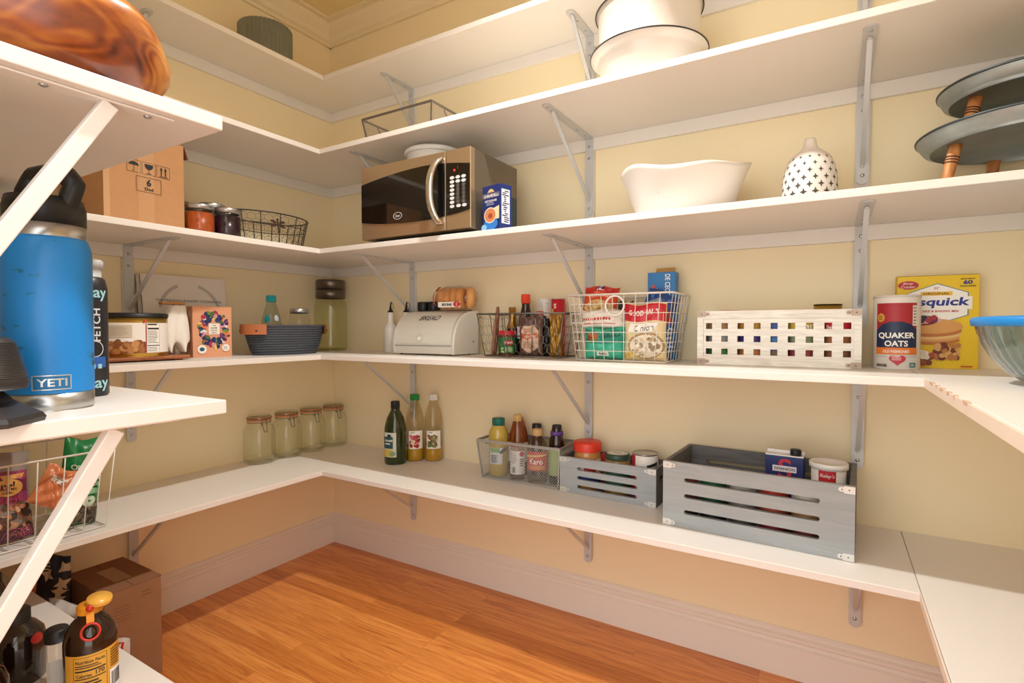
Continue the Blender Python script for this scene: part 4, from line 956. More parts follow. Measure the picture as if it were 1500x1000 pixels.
t = bottle('vinegar_bottle', 'slim dark red bottle with gold foil neck in chicken-wire basket', 'bottle', (x, y, zi), [(0.022, 0), (0.024, 0.004), (0.024, 0.095), (0.014, 0.118), (0.0125, 0.125), (0.0125, 0.166)], m('4A1416', 0.12, coat=0.4), GCAP, 0.0135, 0.02)
MB().lathe([(0.0245, 0.096), (0.0148, 0.118), (0.0135, 0.125), (0.0135, 0.155)], 24).build('foil_neck', GCAP, t)
x, y = 1.070, -0.131
t = T('sauce_jar', 'green labelled jar with red lid in chicken-wire basket', 'jar', (x, y, zi))
MB().lathe([(0, 0), (0.030, 0), (0.032, 0.004), (0.032, 0.068), (0.029, 0.074), (0, 0.074)], 28).build('jar_body', m('6A2A1C', 0.2, coat=0.3), t)
MB().lathe([(0, 0.073), (0.031, 0.073), (0.0325, 0.076), (0.0325, 0.086), (0.03, 0.0885), (0, 0.0885)], 28).build('lid', m('C3232B', 0.35), t)
dd = D(cmap(0.032, face(x, y), 0), du=0.005); dd.rect(-0.05, 0.008, 0.05, 0.064, m('1F6B3A', 0.5)); dd.ell(0.006, 0.046, 0.021, 0.010, m('B9242A', 0.5)); dd.word(0.006, 0.046, 0.028, 0.007, PAPER, 8, 8); dd.rect(-0.008, 0.012, 0.024, 0.032, m('5F9A57', 0.5)); dd.lines(-0.006, 0.014, 0.022, 0.03, 3, m('D8E4C8', 0.5)); dd.blobs(-0.028, 0.01, -0.010, 0.03, 8, 0.004, [m('D7D79A', 0.5), m('9CB35A', 0.5)], 2); dd.build('printed_label', t)
x, y = 1.115, -0.075
SP = [(0.031, 0), (0.033, 0.005), (0.033, 0.105), (0.029, 0.128), (0.0185, 0.160), (0.015, 0.178), (0.0145, 0.205)]
t = bottle('soy_sauce_bottle', 'tall dark soy sauce bottle with bright red cap', 'bottle', (x, y, zi), SP, glass('E9DDD4', 1.4), m('E0452A', 0.4), 0.0165, 0.034, liquid=m('1D0F0B', 0.15), lev=0.188)
dd = D(cmap(0.033, face(x, y, 0, -0.25), 0), du=0.005); dd.rect(-0.032, 0.06, 0.02, 0.103, m('E7DCE2', 0.5)); dd.ring(-0.008, 0.086, 0.006, 0.009, INK); dd.ring(-0.008, 0.086, 0.002, 0.0035, INK); dd.rect(-0.026, 0.066, 0.014, 0.071, INK); dd.build('printed_label', t)
t, fm = bag('snack_bag', 'brown pouch with pale label in front of the soy sauce bottle', 'bag', (1.178, -0.146, zi), 0.1, 0.090, 0.140, 0.034, m('5B3F38', 0.35), seed=21, tilt=-0.04)
dd = D(fm, du=0.008, dv=0.008, base=0.001); LB = m('D8B79E', 0.5)
dd.poly([(-0.032, 0.03), (0, 0.012), (0.032, 0.03), (0.034, 0.085), (0.02, 0.108), (-0.02, 0.108), (-0.034, 0.085)], LB); dd.rect(-0.033, 0.062, 0.033, 0.080, m('D26E4B', 0.5)); dd.word(0, 0.071, 0.042, 0.008, PAPER, 6, 6); dd.lines(-0.02, 0.085, 0.02, 0.10, 3, m('A4623F', 0.5)); dd.lines(-0.024, 0.03, 0.024, 0.055, 5, m('8C6752', 0.5)); dd.build('printed_label', t)
x, y = 1.190, -0.106
bottle('sauce_bottle', 'slim bottle with pink cap behind the brown pouch', 'bottle', (x, y, zi), [(0.016, 0), (0.0175, 0.004), (0.0175, 0.085), (0.0175, 0.115), (0.011, 0.13), (0.0105, 0.15)], m('8A7A3A', 0.2, coat=0.3), m('B8484C', 0.4), 0.0125, 0.016)
x, y = 1.178, -0.045
t = can('spice_can', 'white cylindrical can with green band in chicken-wire basket', 'can', (x, y, zi), 0.026, 0.204, m('EBE8E0', 0.4), rim=m('E8E6E0', 0.4))
dd = D(cmap(0.026, face(x, y), 0), du=0.005); dd.rect(-0.035, 0.125, 0.005, 0.142, m('1E6E63', 0.5)); dd.lines(-0.024, 0.15, -0.004, 0.19, 7, m('B5B2AC', 0.5)); dd.lines(0.0, 0.15, 0.02, 0.19, 5, m('C9C6BF', 0.5)); dd.build('printed_label', t)
x, y = 1.236, -0.055
t = can('spice_can', 'red cylindrical can with white letter in chicken-wire basket', 'can', (x, y, zi), 0.0245, 0.202, m('C4202B', 0.4), rim=m('C9C6C0', 0.3, 0.6))
dd = D(cmap(0.0245, face(x, y), 0), du=0.005); dd.text('S', -0.012, 0.175, 0.017, PAPER, bold=0.02); dd.rect(-0.030, 0.145, -0.018, 0.165, m('E5C94C', 0.5)); dd.ell(-0.01, 0.15, 0.007, 0.009, m('8C1820', 0.5)); dd.build('printed_label', t)
t, fm = bag('snack_bag', 'gold foil packet at right end of chicken-wire basket', 'bag', (1.264, -0.128, zi), 0.15, 0.046, 0.150, 0.038, m('A5792C', 0.3, 0.5, 0.15), seed=25, pw=4)
t, fm = bag('snack_bag', 'dark glossy pouch beside the gold foil packet', 'bag', (1.226, -0.118, zi), 0.15, 0.032, 0.135, 0.026, m('1F1C1C', 0.25), seed=26, pw=4)

# white wire basket of packets
GX, GY = 1.520, -0.130
t, top, bot, pan = flare_basket('wire_basket', 'white wire grid basket with round handle, filled with packets', (GX, GY, zb + 0.0005), -0.137, 0.140, -0.160, 0.166, -0.094, 0.088, -0.108, 0.100, 0.204, WIREW, rimr=0.003)
q = MB(); q.tube(bot, 0.0024, 6, closed=True)
for k, n in ((0, 9), (1, 6), (2, 9), (3, 6)):
    P_ = pan(k)
    for i in range(n + 1): q.tube([P_(i / n, 0), P_(i / n, 1)], 0.0011, 4)
    for j in range(1, 7): q.tube([P_(0, j / 7), P_(1, j / 7)], 0.0011, 4)
for i in range(1, 9): q.tube([(-0.137 + 0.277 * i / 9, -0.094, 0.003), (-0.137 + 0.277 * i / 9, 0.088, 0.003)], 0.0012, 4)
q.build('grid_wires', WIREW, t)
rc = Vector(pan(0)(0.47, 0.83)); MB().tube([(rc[0] + 0.029 * math.cos(2 * PI * i / 30), rc[1] - 0.003, rc[2] + 0.029 * math.sin(2 * PI * i / 30)) for i in range(30)], 0.0032, 8, closed=True).build('ring_handle', WIREW, t)
zi = zb + 0.005
t, fm = bag('snack_bag', 'teal green pouch low in the white wire basket, left front', 'bag', (1.462, -0.180, zi), 0.0, 0.140, 0.100, 0.06, m('3FB89A', 0.35), seed=31)
dd = D(fm, du=0.009, dv=0.009, base=0.001); dd.rect(-0.066, 0.05, 0.066, 0.09, m('1F8A76', 0.4)); dd.blobs(-0.055, 0.05, -0.008, 0.088, 16, 0.008, [m('B5642B', 0.5), m('6F7A2E', 0.5), m('8C3B22', 0.5)], 6); dd.word(0.033, 0.073, 0.05, 0.010, m('0F4B44', 0.5), 9, 9); dd.rect(-0.018, 0.012, 0.022, 0.026, PAPER); dd.word(0.002, 0.019, 0.03, 0.006, m('24544A', 0.5), 6, 2); dd.build('printed_label', t)
t, fm = bag('snack_bag', 'white pouch with red lettering lying above the teal pouch', 'bag', (1.455, -0.178, zi + 0.098), 0.0, 0.150, 0.058, 0.07, m('E9E4DC', 0.3), seed=32)
dd = D(fm, du=0.009, dv=0.009, base=0.001); dd.word(-0.01, 0.028, 0.1, 0.008, m('C23A30', 0.5), 10, 10); dd.rect(-0.06, 0.012, 0.05, 0.016, m('C23A30', 0.5)); dd.build('printed_label', t)
t, fm = bag('rice_packet', 'red and orange rice packet leaning at left of the white wire basket', 'packet', (1.432, -0.165, zi + 0.135), 0.0, 0.118, 0.098, 0.03, m('C8461F', 0.35), seed=33, tilt=0.25, roll=0.06, seal=0.03)
dd = D(fm, du=0.009, dv=0.009, base=0.001); dd.rect(-0.057, 0.076, 0.057, 0.097, m('B5231E', 0.4)); dd.rect(-0.012, 0.080, 0.014, 0.096, PAPER); dd.text('H', 0.0, 0.088, 0.012, m('2B2B66', 0.5), w=0.02, bold=0.04); dd.word(0, 0.064, 0.085, 0.007, m('F0C9A8', 0.5), 12, 12); dd.ell(0, 0.028, 0.05, 0.022, m('C9B27A', 0.5)); dd.blobs(-0.04, 0.01, 0.04, 0.045, 40, 0.005, [m('B7793A', 0.5), m('9C8A4A', 0.5), m('D8C28C', 0.5)], 8); dd.build('printed_label', t)
t, fm = bag('snack_bag', 'black pouch seen through the round handle of the white wire basket', 'bag', (1.518, -0.152, zi + 0.06), 0.0, 0.05, 0.12, 0.03, m('23252A', 0.3), seed=34)
dd = D(fm, du=0.008, dv=0.008, base=0.001); dd.ell(-0.005, 0.07, 0.016, 0.014, m('3E5B3A', 0.5)); dd.ell(0.0, 0.05, 0.012, 0.008, m('B0764A', 0.5)); dd.build('printed_label', t)
t, fm = bag('soup_mix', 'onion soup packet with red band and soup bowl picture', 'packet', (1.594, -0.196, zi), 0.0, 0.130, 0.172, 0.04, m('E3CFA0', 0.35), seed=35, tilt=0.0, seal=0.02, pw=5, crk=0.002)
dd = D(fm, du=0.009, dv=0.009, base=0.001); RB = m('C5202E', 0.4)
dd.rect(-0.064, 0.118, 0.064, 0.168, RB); dd.text("GOODMAN'S", 0.0, 0.144, 0.016, PAPER, w=0.092, bold=0.025); dd.poly([(-0.05, 0.084), (0.03, 0.086), (0.048, 0.112), (-0.04, 0.112)], PAPER); dd.text('Onion', 0.002, 0.0985, 0.019, m('2E3A3A', 0.5), w=0.062, bold=0.005, shear=0.25)
dd.ell(0.008, 0.046, 0.056, 0.040, m('A98C62', 0.5)); dd.ell(0.008, 0.044, 0.050, 0.035, m('E6DBC4', 0.5)); dd.blobs(-0.035, 0.014, 0.055, 0.072, 46, 0.008, [m('CDBB98', 0.5), m('EFE7D6', 0.5), m('B39B74', 0.5), m('8F7A5E', 0.5)], 4, 0.5); dd.blobs(-0.062, 0.006, -0.02, 0.03, 14, 0.006, [m('CDA84E', 0.5), m('E3C878', 0.5)], 5); dd.build('printed_label', t)
t, fm = bag('chips_bag', 'blue and silver bag poking up behind the onion soup packet', 'bag', (1.568, -0.122, zi + 0.06), 0.0, 0.100, 0.160, 0.034, m('2B4C8C', 0.3, 0.2), seed=36, roll=0.42)
dd = D(fm, du=0.009, dv=0.009, base=0.001); dd.poly([(-0.048, 0.06), (0.036, 0.06), (0.04, 0.10), (0.0, 0.14), (-0.048, 0.11)], m('8EA2B4', 0.4)); dd.ell(0.02, 0.09, 0.02, 0.014, m('C9BD6A', 0.5)); dd.rect(0.036, 0.05, 0.0495, 0.15, m('1C2E6E', 0.4)); dd.build('printed_label', t)
t, f0, f1, f2, f3 = carton('pasta_box', 'tall blue pasta box standing at back of the white wire basket', 'box', (1.612, -0.070, zi), 0.03, 0.086, 0.045, 0.272, m('1F74B8', 0.45))
dd = D(f0); dd.text('DE CECCO', 0.019, 0.226, 0.016, PAPER, w=0.078, bold=0.02, rot=-PI / 2); dd.blobs(-0.034, 0.21, -0.008, 0.238, 7, 0.006, [m('C9482E', 0.5), m('D9B46A', 0.5), m('9A6A3A', 0.5)], 7); dd.rect(-0.04, 0.01, 0.03, 0.16, m('3D8CC9', 0.5)); dd.build('printed_front', t)
q = MB(); q.prism([(-0.025, 0.0, 0.272), (0.038, 0.0, 0.272), (0.036, 0.008, 0.288), (-0.023, 0.008, 0.288)], (0, 0.001, 0)); q.build('open_flap', m('B98F4E', 0.7), t)
t, fm = bag('chips_bag', 'blue striped packet at right side of the white wire basket', 'bag', (1.643, -0.138, zi), PI / 2, 0.080, 0.15, 0.018, m('2F62B0', 0.35), seed=38)
dd = D(fm, du=0.009, dv=0.009, base=0.001); dd.rect(-0.04, 0.11, 0.04, 0.145, m('B5242E', 0.4)); dd.lines(-0.035, 0.02, 0.035, 0.10, 6, m('C9D6EA', 0.5)); dd.build('printed_label', t)

# white lattice crate with cans
CWH = wood('D9D5CD', 'F2EFEA', 0.7, (2, 20, 20), 4.0)
LX, LY = 1.9405, -0.120
t = T('lattice_crate', 'whitewashed wooden crate with lattice front and rusty corner plates', 'crate', (LX, LY, zb + 0.0005))
hw = 0.196; yd = 0.080; h = 0.150
wins = []
for j in range(3):
    for i in range(9):
        a = -hw + 0.0225 + 0.0413 * i; b_ = 0.0285 + 0.0355 * j; wins.append([(a, b_), (a + 0.017, b_), (a + 0.017, b_ + 0.0165), (a, b_ + 0.0165)])
MF = Matrix.Translation((0, -yd + 0.009, 0)) @ Matrix.Rotation(PI / 2, 4, 'X')
MB().plate([(-hw + 0.015, 0.015), (hw - 0.015, 0.015), (hw - 0.015, h - 0.015), (-hw + 0.015, h - 0.015)], wins, 0.006, MF).build('lattice_panel', CWH, t)
for a in (0, h - 0.022): MB().box(-hw, -yd, a, hw, -yd + 0.014, a + 0.022).build('front_rail', CWH, t, bevel=0.001)
for a in (-hw, hw - 0.0165): MB().box(a, -yd, 0.022, a + 0.0165, -yd + 0.014, h - 0.022).build('front_stile', CWH, t, bevel=0.001)
for a in (-hw, hw - 0.012): MB().box(a, -yd + 0.014, 0, a + 0.012, yd - 0.01, h).build('side_panel', CWH, t, bevel=0.001)
MB().box(-hw, yd - 0.01, 0, hw, yd, h).build('back_panel', CWH, t, bevel=0.001)
MB().box(-hw + 0.012, -yd + 0.014, 0, hw - 0.012, yd - 0.01, 0.006).build('bottom_panel', CWH, t)
PLT = m('B4A294', 0.55, 0.3, 0.2, 50)
def corner_plates(t, hw, yf, h, mat, L_=0.034, H_=0.016):
    for sx in (-1, 1):
        for z0 in (0.001, h - H_ - 0.001):
            q = MB(); zc = z0 + H_ / 2; pts = [(sx * hw, yf, z0), (sx * hw, yf, z0 + H_), (sx * (hw - L_ * 0.62), yf, z0 + H_), (sx * (hw - L_ * 0.72), yf, zc + H_ * 0.28)] + [(sx * (hw - L_ * 0.84 - L_ * 0.16 * math.cos(a)), yf, zc + H_ * 0.32 * math.sin(a)) for a in (1.4, 0.7, 0, -0.7, -1.4)] + [(sx * (hw - L_ * 0.72), yf, zc - H_ * 0.28), (sx * (hw - L_ * 0.62), yf, z0)]
            q.prism(pts, (0, -0.0012, 0)); p_ = q.build('corner_plate', mat, t)
            for f in (0.35, 0.78): MB().ball((sx * (hw - L_ * f), yf - 0.0012, zc), 0.0017, seg=8, rings=5, sc=(1, 0.6, 1)).build('nail', m('6A625A', 0.4, 0.6), p_)
corner_plates(t, hw, -yd, h, PLT)
zi = zb + 0.0068; yy = LY - 0.030
def food_can(name, label, cat, x, y, z, r, h, bands, top=STEEL, grp=None, txt=None, lid=None):
    t = can(name, label, cat, (x, y, z), r, h, m('BFC0BE', 0.3, 0.8), group=grp, rim=top, lid=lid)
    dd = D(cmap(r, face(x, y), 0), du=0.006); W_ = r * 2.9; z0 = 0.006
    for fr, col in bands: dd.rect(-W_ / 2, z0, W_ / 2, z0 + fr * (h - 0.012), m(col, 0.5)); dd.off -= dd.step; z0 += fr * (h - 0.012)
    dd.off += dd.step
    for s, u, v, hh, col in (txt or []): dd.text(s, u, v, hh, m(col, 0.5), bold=0.02)
    dd.build('paper_label', t); return t
food_can('food_can', 'bean can with green and brown bands behind the leftmost lattice holes', 'can', 1.800, yy, zi, 0.035, 0.118, [(0.30, '3E6E3C'), (0.35, '8C8C88'), (0.35, 'A0764E')])
food_can('food_can', 'can with purple band and gold top behind the third and fourth lattice columns', 'can', 1.881, yy, zi, 0.035, 0.120, [(0.30, 'B8793E'), (0.36, '43307A'), (0.34, 'B58A38')])
t, f0, f1, f2, f3 = carton('food_box', 'slim blue box in the middle of the lattice crate', 'box', (1.942, yy, zi), 0, 0.038, 0.055, 0.120, m('1C4FA0', 0.45)); dd = D(f0); dd.rect(-0.019, 0.0, 0.019, 0.035, m('7A5A44', 0.5)); dd.rect(-0.019, 0.045, 0.019, 0.07, m('2F7AB8', 0.5)); dd.build('printed_front', t)
food_can('food_can', 'green and yellow can behind the sixth and seventh lattice columns', 'can', 2.004, yy, zi, 0.035, 0.120, [(0.32, '9C4448'), (0.32, '8E9A72'), (0.16, '2F5A2E'), (0.20, 'D2B24A')], txt=[('ar', 0.018, 0.098, 0.014, 'F4F0E0')])
food_can('food_can', 'red and brown can behind the rightmost lattice holes', 'can', 2.086, yy, zi, 0.035, 0.120, [(0.34, '8A5A44'), (0.30, 'A46A42'), (0.36, 'C22430')], txt=[('Bello', -0.014, 0.098, 0.010, 'F2E6E0')])
can('nut_tin', 'gold tin with dark rim showing above the lattice crate', 'tin', (2.062, LY + 0.035, zi), 0.0335, 0.160, m('C49C3E', 0.3, 0.8, 0.08), rim=m('3A2E1C', 0.4, 0.5))
can('food_can', 'can with red top just showing above the left of lattice crate', 'can', (1.812, LY + 0.036, zi), 0.030, 0.1475, m('B8BAB8', 0.3, 0.8), lid=None, rim=m('C4202B', 0.4))

# oats, pancake mix, glass bowl
x, y = 2.213, -0.106; r, h = 0.0495, 0.182
t = T('oats_canister', 'cylindrical oats canister with navy and red label', 'canister', (x, y, zb + 0.0005))
MB().lathe([(0, 0), (r * 0.98, 0), (r, 0.003), (r, h - 0.003), (r * 0.985, h), (0, h)], 44).build('tube', m('DCD6CF', 0.5), t)
MB().lathe([(r * 0.9, h - 0.004), (r * 1.015, h - 0.004), (r * 1.015, h + 0.002), (r * 0.9, h + 0.002), (r * 0.88, h - 0.002), (0, h - 0.002)], 44).build('lid', m('CFC8BF', 0.45), t)
dd = D(cmap(r, face(x, y), 0), du=0.006); NAVY = m('17264A', 0.5); ROR = m('E07A2E', 0.5)
dd.rect(-0.046, 0.054, 0.046, 0.164, m('A3202C', 0.5)); dd.poly([(-0.046, 0.054), (0.046, 0.054), (0.046, 0.098), (0.03, 0.112), (0.012, 0.118), (-0.012, 0.118), (-0.03, 0.112), (-0.046, 0.096)], NAVY)
dd.ell(-0.034, 0.128, 0.0095, 0.011, m('C9963A', 0.5)); dd.lines(-0.040, 0.122, -0.028, 0.134, 3, m('6B4A18', 0.5)); dd.rect(0.034, 0.108, 0.045, 0.158, m('D8D2CB', 0.5)); dd.lines(0.036, 0.11, 0.044, 0.155, 6, m('7B7672', 0.5))
dd.text('QUAKER', 0.0, 0.083, 0.0165, PAPER, w=0.078, bold=0.03); dd.text('OATS', 0.0, 0.064, 0.0145, PAPER, w=0.048, bold=0.03)
dd.rect(-0.046, 0.037, 0.046, 0.054, ROR); dd.text('OLD FASHIONED', 0.0, 0.0445, 0.007, PAPER, w=0.054, bold=0.02)
hx = [(16 * math.sin(a) ** 3, 13 * math.cos(a) - 5 * math.cos(2 * a) - 2 * math.cos(3 * a) - math.cos(4 * a)) for a in [2 * PI * i / 28 for i in range(28)]]
dd.rect(-0.046, 0.031, -0.02, 0.032, m('9AA0A8', 0.5)); dd.rect(0.02, 0.031, 0.046, 0.032, m('9AA0A8', 0.5))
dd.poly([(0.003 + a * 0.00105, 0.024 + b * 0.0009) for a, b in hx][::-1], m('C53B48', 0.5)); dd.lines(-0.008, 0.022, 0.014, 0.034, 3, m('EFC8C8', 0.5))
dd.bars(-0.043, 0.006, -0.018, 0.013, INK, 3); dd.rect(0.028, 0.006, 0.042, 0.017, m('1F6A78', 0.5)); dd.lines(0.03, 0.008, 0.04, 0.015, 2, PAPER)
dd.build('printed_label', t)
t, f0, f1, f2, f3 = carton('pancake_mix_box', 'yellow pancake and baking mix box standing against the wall', 'box', (2.3005, -0.0265, zb), 0.02, 0.166, 0.045, 0.236, m('E6C21F', 0.5))
dd = D(f0); YB = m('F0D24A', 0.5); BL = m('1E2E8C', 0.5); TEALL = m('2F7A92', 0.5); RD = m('B8242E', 0.5)
dd.ell(-0.060, 0.213, 0.022, 0.011, RD); dd.text('Betty', -0.060, 0.217, 0.007, PAPER, w=0.022, shear=0.3); dd.text('Crocker', -0.060, 0.209, 0.007, PAPER, w=0.03, shear=0.3)
dd.text('MAKES ABOUT', 0.060, 0.2255, 0.0035, INK, w=0.028, bold=0.02); dd.text('60', 0.060, 0.217, 0.010, BL, w=0.018, bold=0.04); dd.text('PANCAKES', 0.060, 0.2075, 0.004, INK, w=0.03, bold=0.02)
hexo = [(-0.062, 0.135), (0.0, 0.112), (0.062, 0.135), (0.062, 0.192), (0.0, 0.216), (-0.062, 0.192)]
dd.poly(hexo, TEALL); dd.poly([(a * 0.968, 0.1640 + (b - 0.164) * 0.965) for a, b in hexo], PAPER)
dd.poly([(-0.065, 0.150), (0.069, 0.150), (0.069, 0.182), (-0.065, 0.182)], PAPER)
dd.poly([(-0.034, 0.185), (0.030, 0.185), (0.030, 0.195), (-0.034, 0.195)], m('E3B735', 0.5)); dd.text('ORIGINAL', -0.002, 0.190, 0.0055, INK, w=0.054, bold=0.02); dd.text('sc', -0.002, 0.204, 0.006, RD, shear=0.3)
dd.text('Bisquick', -0.002, 0.1665, 0.027, BL, w=0.132, bold=0.03, shear=0.12); dd.text('PANCAKE & BAKING MIX', -0.004, 0.1455, 0.0055, RD, w=0.096, bold=0.02, shear=0.15)
PC = [m('B8702F', 0.5), m('D39A55', 0.5), m('E2B878', 0.5)]
for k, (u, v, a, b_) in enumerate(((-0.02, 0.072, 0.066, 0.012), (-0.02, 0.079, 0.066, 0.012), (-0.018, 0.088, 0.066, 0.015), (-0.016, 0.096, 0.066, 0.016), (-0.012, 0.106, 0.064, 0.018), (-0.010, 0.110, 0.060, 0.016))): dd.ell(u, v, a, b_, PC[k % 3 if k < 5 else 1], 28)
dd.ell(-0.03, 0.122, 0.032, 0.013, m('7A2430', 0.5)); dd.blobs(-0.055, 0.112, 0.02, 0.135, 18, 0.006, [m('232752', 0.5), m('A82838', 0.5), m('5A1A2A', 0.5), m('D6A0A0', 0.5)], 3)
dd.blobs(-0.01, 0.022, 0.05, 0.066, 60, 0.007, [m('8A4A22', 0.5), m('B5763A', 0.5), m('6A2E1A', 0.5), m('D2A05C', 0.5)], 5); dd.blobs(-0.08, 0.004, 0.0, 0.042, 50, 0.008, [m('7A3A22', 0.5), m('B5462E', 0.5), m('93562E', 0.5)], 6); dd.blobs(-0.045, 0.022, -0.012, 0.045, 16, 0.007, [m('F2EDE2', 0.5), m('E6DCCB', 0.5)], 7); dd.lines(0.048, 0.004, 0.078, 0.010, 1, RD)
dd.build('printed_front', t)
dd = D(f3); dd.rect(-0.083, -0.0225, 0.083, 0.0225, m('A88A2A', 0.6)); dd.build('printed_top', t)
x, y = 2.452, -0.470; t = T('glass_bowl', 'ribbed clear glass mixing bowl with bright blue plastic lid', 'bowl', (x, y, zb + 0.0005))
BP = [(0.0, 0.004), (0.062, 0.004), (0.068, 0.0), (0.078, 0.004), (0.104, 0.022), (0.126, 0.050), (0.140, 0.080), (0.147, 0.104), (0.149, 0.112)]
rf = lambda a, k: (1 + (0.010 * math.cos(44 * a + 0.35 * k) if 2 < k < 8 else 0), 0)
MB().lathe(BP, 176, rfun=rf).build('glass_body', glass('DCE9EE', 2.2), t)
MB().lathe([(0.060, 0.0075), (0.072, 0.008), (0.099, 0.026), (0.120, 0.053), (0.134, 0.082), (0.142, 0.110)], 48).build('inner_wall', glass('E8F0F2', 1.2), t)
MB().lathe([(0.150, 0.106), (0.1545, 0.107), (0.156, 0.118), (0.152, 0.1225), (0.14, 0.124), (0, 0.124)], 56).build('lid', m('1E86D0', 0.35), t)

# ================================================================== long wall: lowest shelf
zb = Z[0]
OLV = [(0.041, 0), (0.045, 0.006), (0.0455, 0.05), (0.0455, 0.12), (0.043, 0.15), (0.034, 0.185), (0.020, 0.212), (0.0155, 0.222), (0.0155, 0.238)]
x, y = 0.556, -0.162
t = bottle('olive_oil_bottle', 'dark green olive oil bottle with black cap', 'bottle', (x, y, zb + 0.0005), OLV, m('22300F', 0.1, 0, 0.1, coat=0.5), m('1E1E1E', 0.4), 0.018, 0.03)
dd = D(cmap(0.0456, face(x, y, 0, -0.55), 0), du=0.005); dd.rect(-0.03, 0.032, 0.028, 0.130, m('C9D2C4', 0.5)); dd.rect(-0.03, 0.066, 0.015, 0.113, m('1F4A52', 0.5)); dd.poly([(-0.012, 0.113), (-0.008, 0.122), (0.0, 0.124), (0.006, 0.121), (0.009, 0.113)], m('182E2C', 0.5)); dd.word(-0.004, 0.098, 0.036, 0.008, PAPER, 8, 8); dd.rect(-0.03, 0.034, 0.015, 0.062, m('CDB345', 0.5)); dd.lines(-0.02, 0.08, 0.01, 0.09, 1, PAPER); dd.ell(0.012, 0.046, 0.013, 0.010, m('7F9A72', 0.5)); dd.build('printed_label', t)
OILP = [(0.034, 0), (0.037, 0.005), (0.037, 0.090), (0.035, 0.094), (0.037, 0.10), (0.037, 0.17), (0.030, 0.205), (0.019, 0.236), (0.0165, 0.242), (0.0165, 0.262)]
for (x, y), cap, lb, mats, fr in (((0.590, -0.083), '1E8A3E', 'clear vegetable oil bottle with green cap behind the olive oil', ['A8242E', 'D8626A', '7C1A24', 'E9C9A8'], 0.1), ((0.655, -0.042), 'EAE8E2', 'clear vegetable oil bottle with white cap nearest the wall', ['6E7A3A', '8C5A3A', 'C9A58A', '4A5A2A'], 0.0)):
    t = bottle('cooking_oil_bottle', lb, 'bottle', (x, y, zb + 0.0005), OILP, glass('F1ECE0', 1.2), m(cap, 0.4), 0.0195, 0.024, liquid=m('C9A032', 0.15, 0, 0.05), lev=0.062)
    dd = D(cmap(0.0372, face(x, y, 0, fr), 0), du=0.005); dd.rect(-0.03, 0.052, 0.032, 0.126, m('EDEBE4', 0.5)); dd.blobs(-0.028, 0.056, 0.022, 0.112, 46, 0.007, [m(c, 0.5) for c in mats], 3); dd.lines(-0.02, 0.116, 0.0, 0.122, 1, m('7A7A7A', 0.5)); dd.build('printed_label', t)
# mesh basket
t = T('mesh_basket', 'grey steel mesh basket holding syrup and vinegar bottles', 'basket', (1.130, -0.092, zb + 0.0005), 0.03)
MG = m('B0B0AC', 0.4, 0.5, 0.05); x0, x1, X0, X1 = -0.152, 0.152, -0.170, 0.160; y0, y1, Y0, Y1 = -0.062, 0.078, -0.070, 0.084; h = 0.138
bot = [(x0, y0, 0.004), (x1, y0, 0.004), (x1, y1, 0.004), (x0, y1, 0.004)]; top = [(X0, Y0, h), (X1, Y0, h), (X1, Y1, h), (X0, Y1, h)]
q = MB()
for k in range(4): q.bar(top[k], top[(k + 1) % 4], 0.004, 0.009, (0, 0, 1) if False else (1, 0, 0) if k % 2 else (0, 1, 0))
q.build('rim', MG, t)
q = MB()
for k in range(4): q.bar(bot[k], bot[(k + 1) % 4], 0.003, 0.007, (1, 0, 0) if k % 2 else (0, 1, 0)); q.bar(bot[k], top[k], 0.005, 0.005, (1, 0, 0))
q.build('frame', MG, t)
def lattice(q, a, b, c, d, nu, nv, r):
    """diamond mesh on the quad a b (bottom) c d (top)"""
    a, b, c, d = map(Vector, (a, b, c, d)); f = lambda u, v: a.lerp(b, u).lerp(d.lerp(c, u), v); k = nv / nu
    for i in range(-nv, nu + 1):
        for sg in (0, 1):
            u0, v0, u1, v1 = i / nu, 0.0, (i + nv) / nu, 1.0
            if u0 < 0: v0 = -u0 * nu / nv; u0 = 0
            if u1 > 1: v1 = (1 - i / nu) * nu / nv; u1 = 1
            if v1 - v0 < 1e-4: continue
            p, s_ = (f(u0, v0), f(u1, v1)) if sg == 0 else (f(1 - u0, v0), f(1 - u1, v1))
            q.tube([p, s_], r, 3)
def mesh_panels(t, bot, top, st, r, mat):
    for k in range(4):
        a, b, c, d = bot[k], bot[(k + 1) % 4], top[(k + 1) % 4], top[k]; L_ = (Vector(b) - Vector(a)).length; H_ = (Vector(d) - Vector(a)).length
        q = MB(); lattice(q, a, b, c, d, max(2, round(L_ / st)), max(2, round(H_ / (st * 1.3))), r); q.build('mesh_panel', mat, t)
mesh_panels(t, bot, top, 0.0088, 0.0006, MG)
q = MB(); lattice(q, bot[0], bot[1], bot[2], bot[3], 26, 12, 0.00055); q.build('mesh_bottom', MG, t)
q = MB(); q.tube([(-0.168, -0.03 + 0.06 * i / 10, 0.132 - 0.020 * math.sin(PI * i / 10)) for i in range(11)], 0.0022, 6); q.build('side_handle', MG, t)
zi = zb + 0.0055
AP = [(0.033, 0), (0.036, 0.006), (0.036, 0.15), (0.034, 0.160), (0.025, 0.178), (0.021, 0.183), (0.021, 0.198)]
x, y = 1.016, -0.105
t = bottle('oil_bottle', 'yellow oil bottle with dark green cap at left of the mesh basket', 'bottle', (x, y, zi), AP, m('C2A94E', 0.15, 0, 0.08, coat=0.4), m('0F6A5C', 0.4), 0.0235, 0.026)
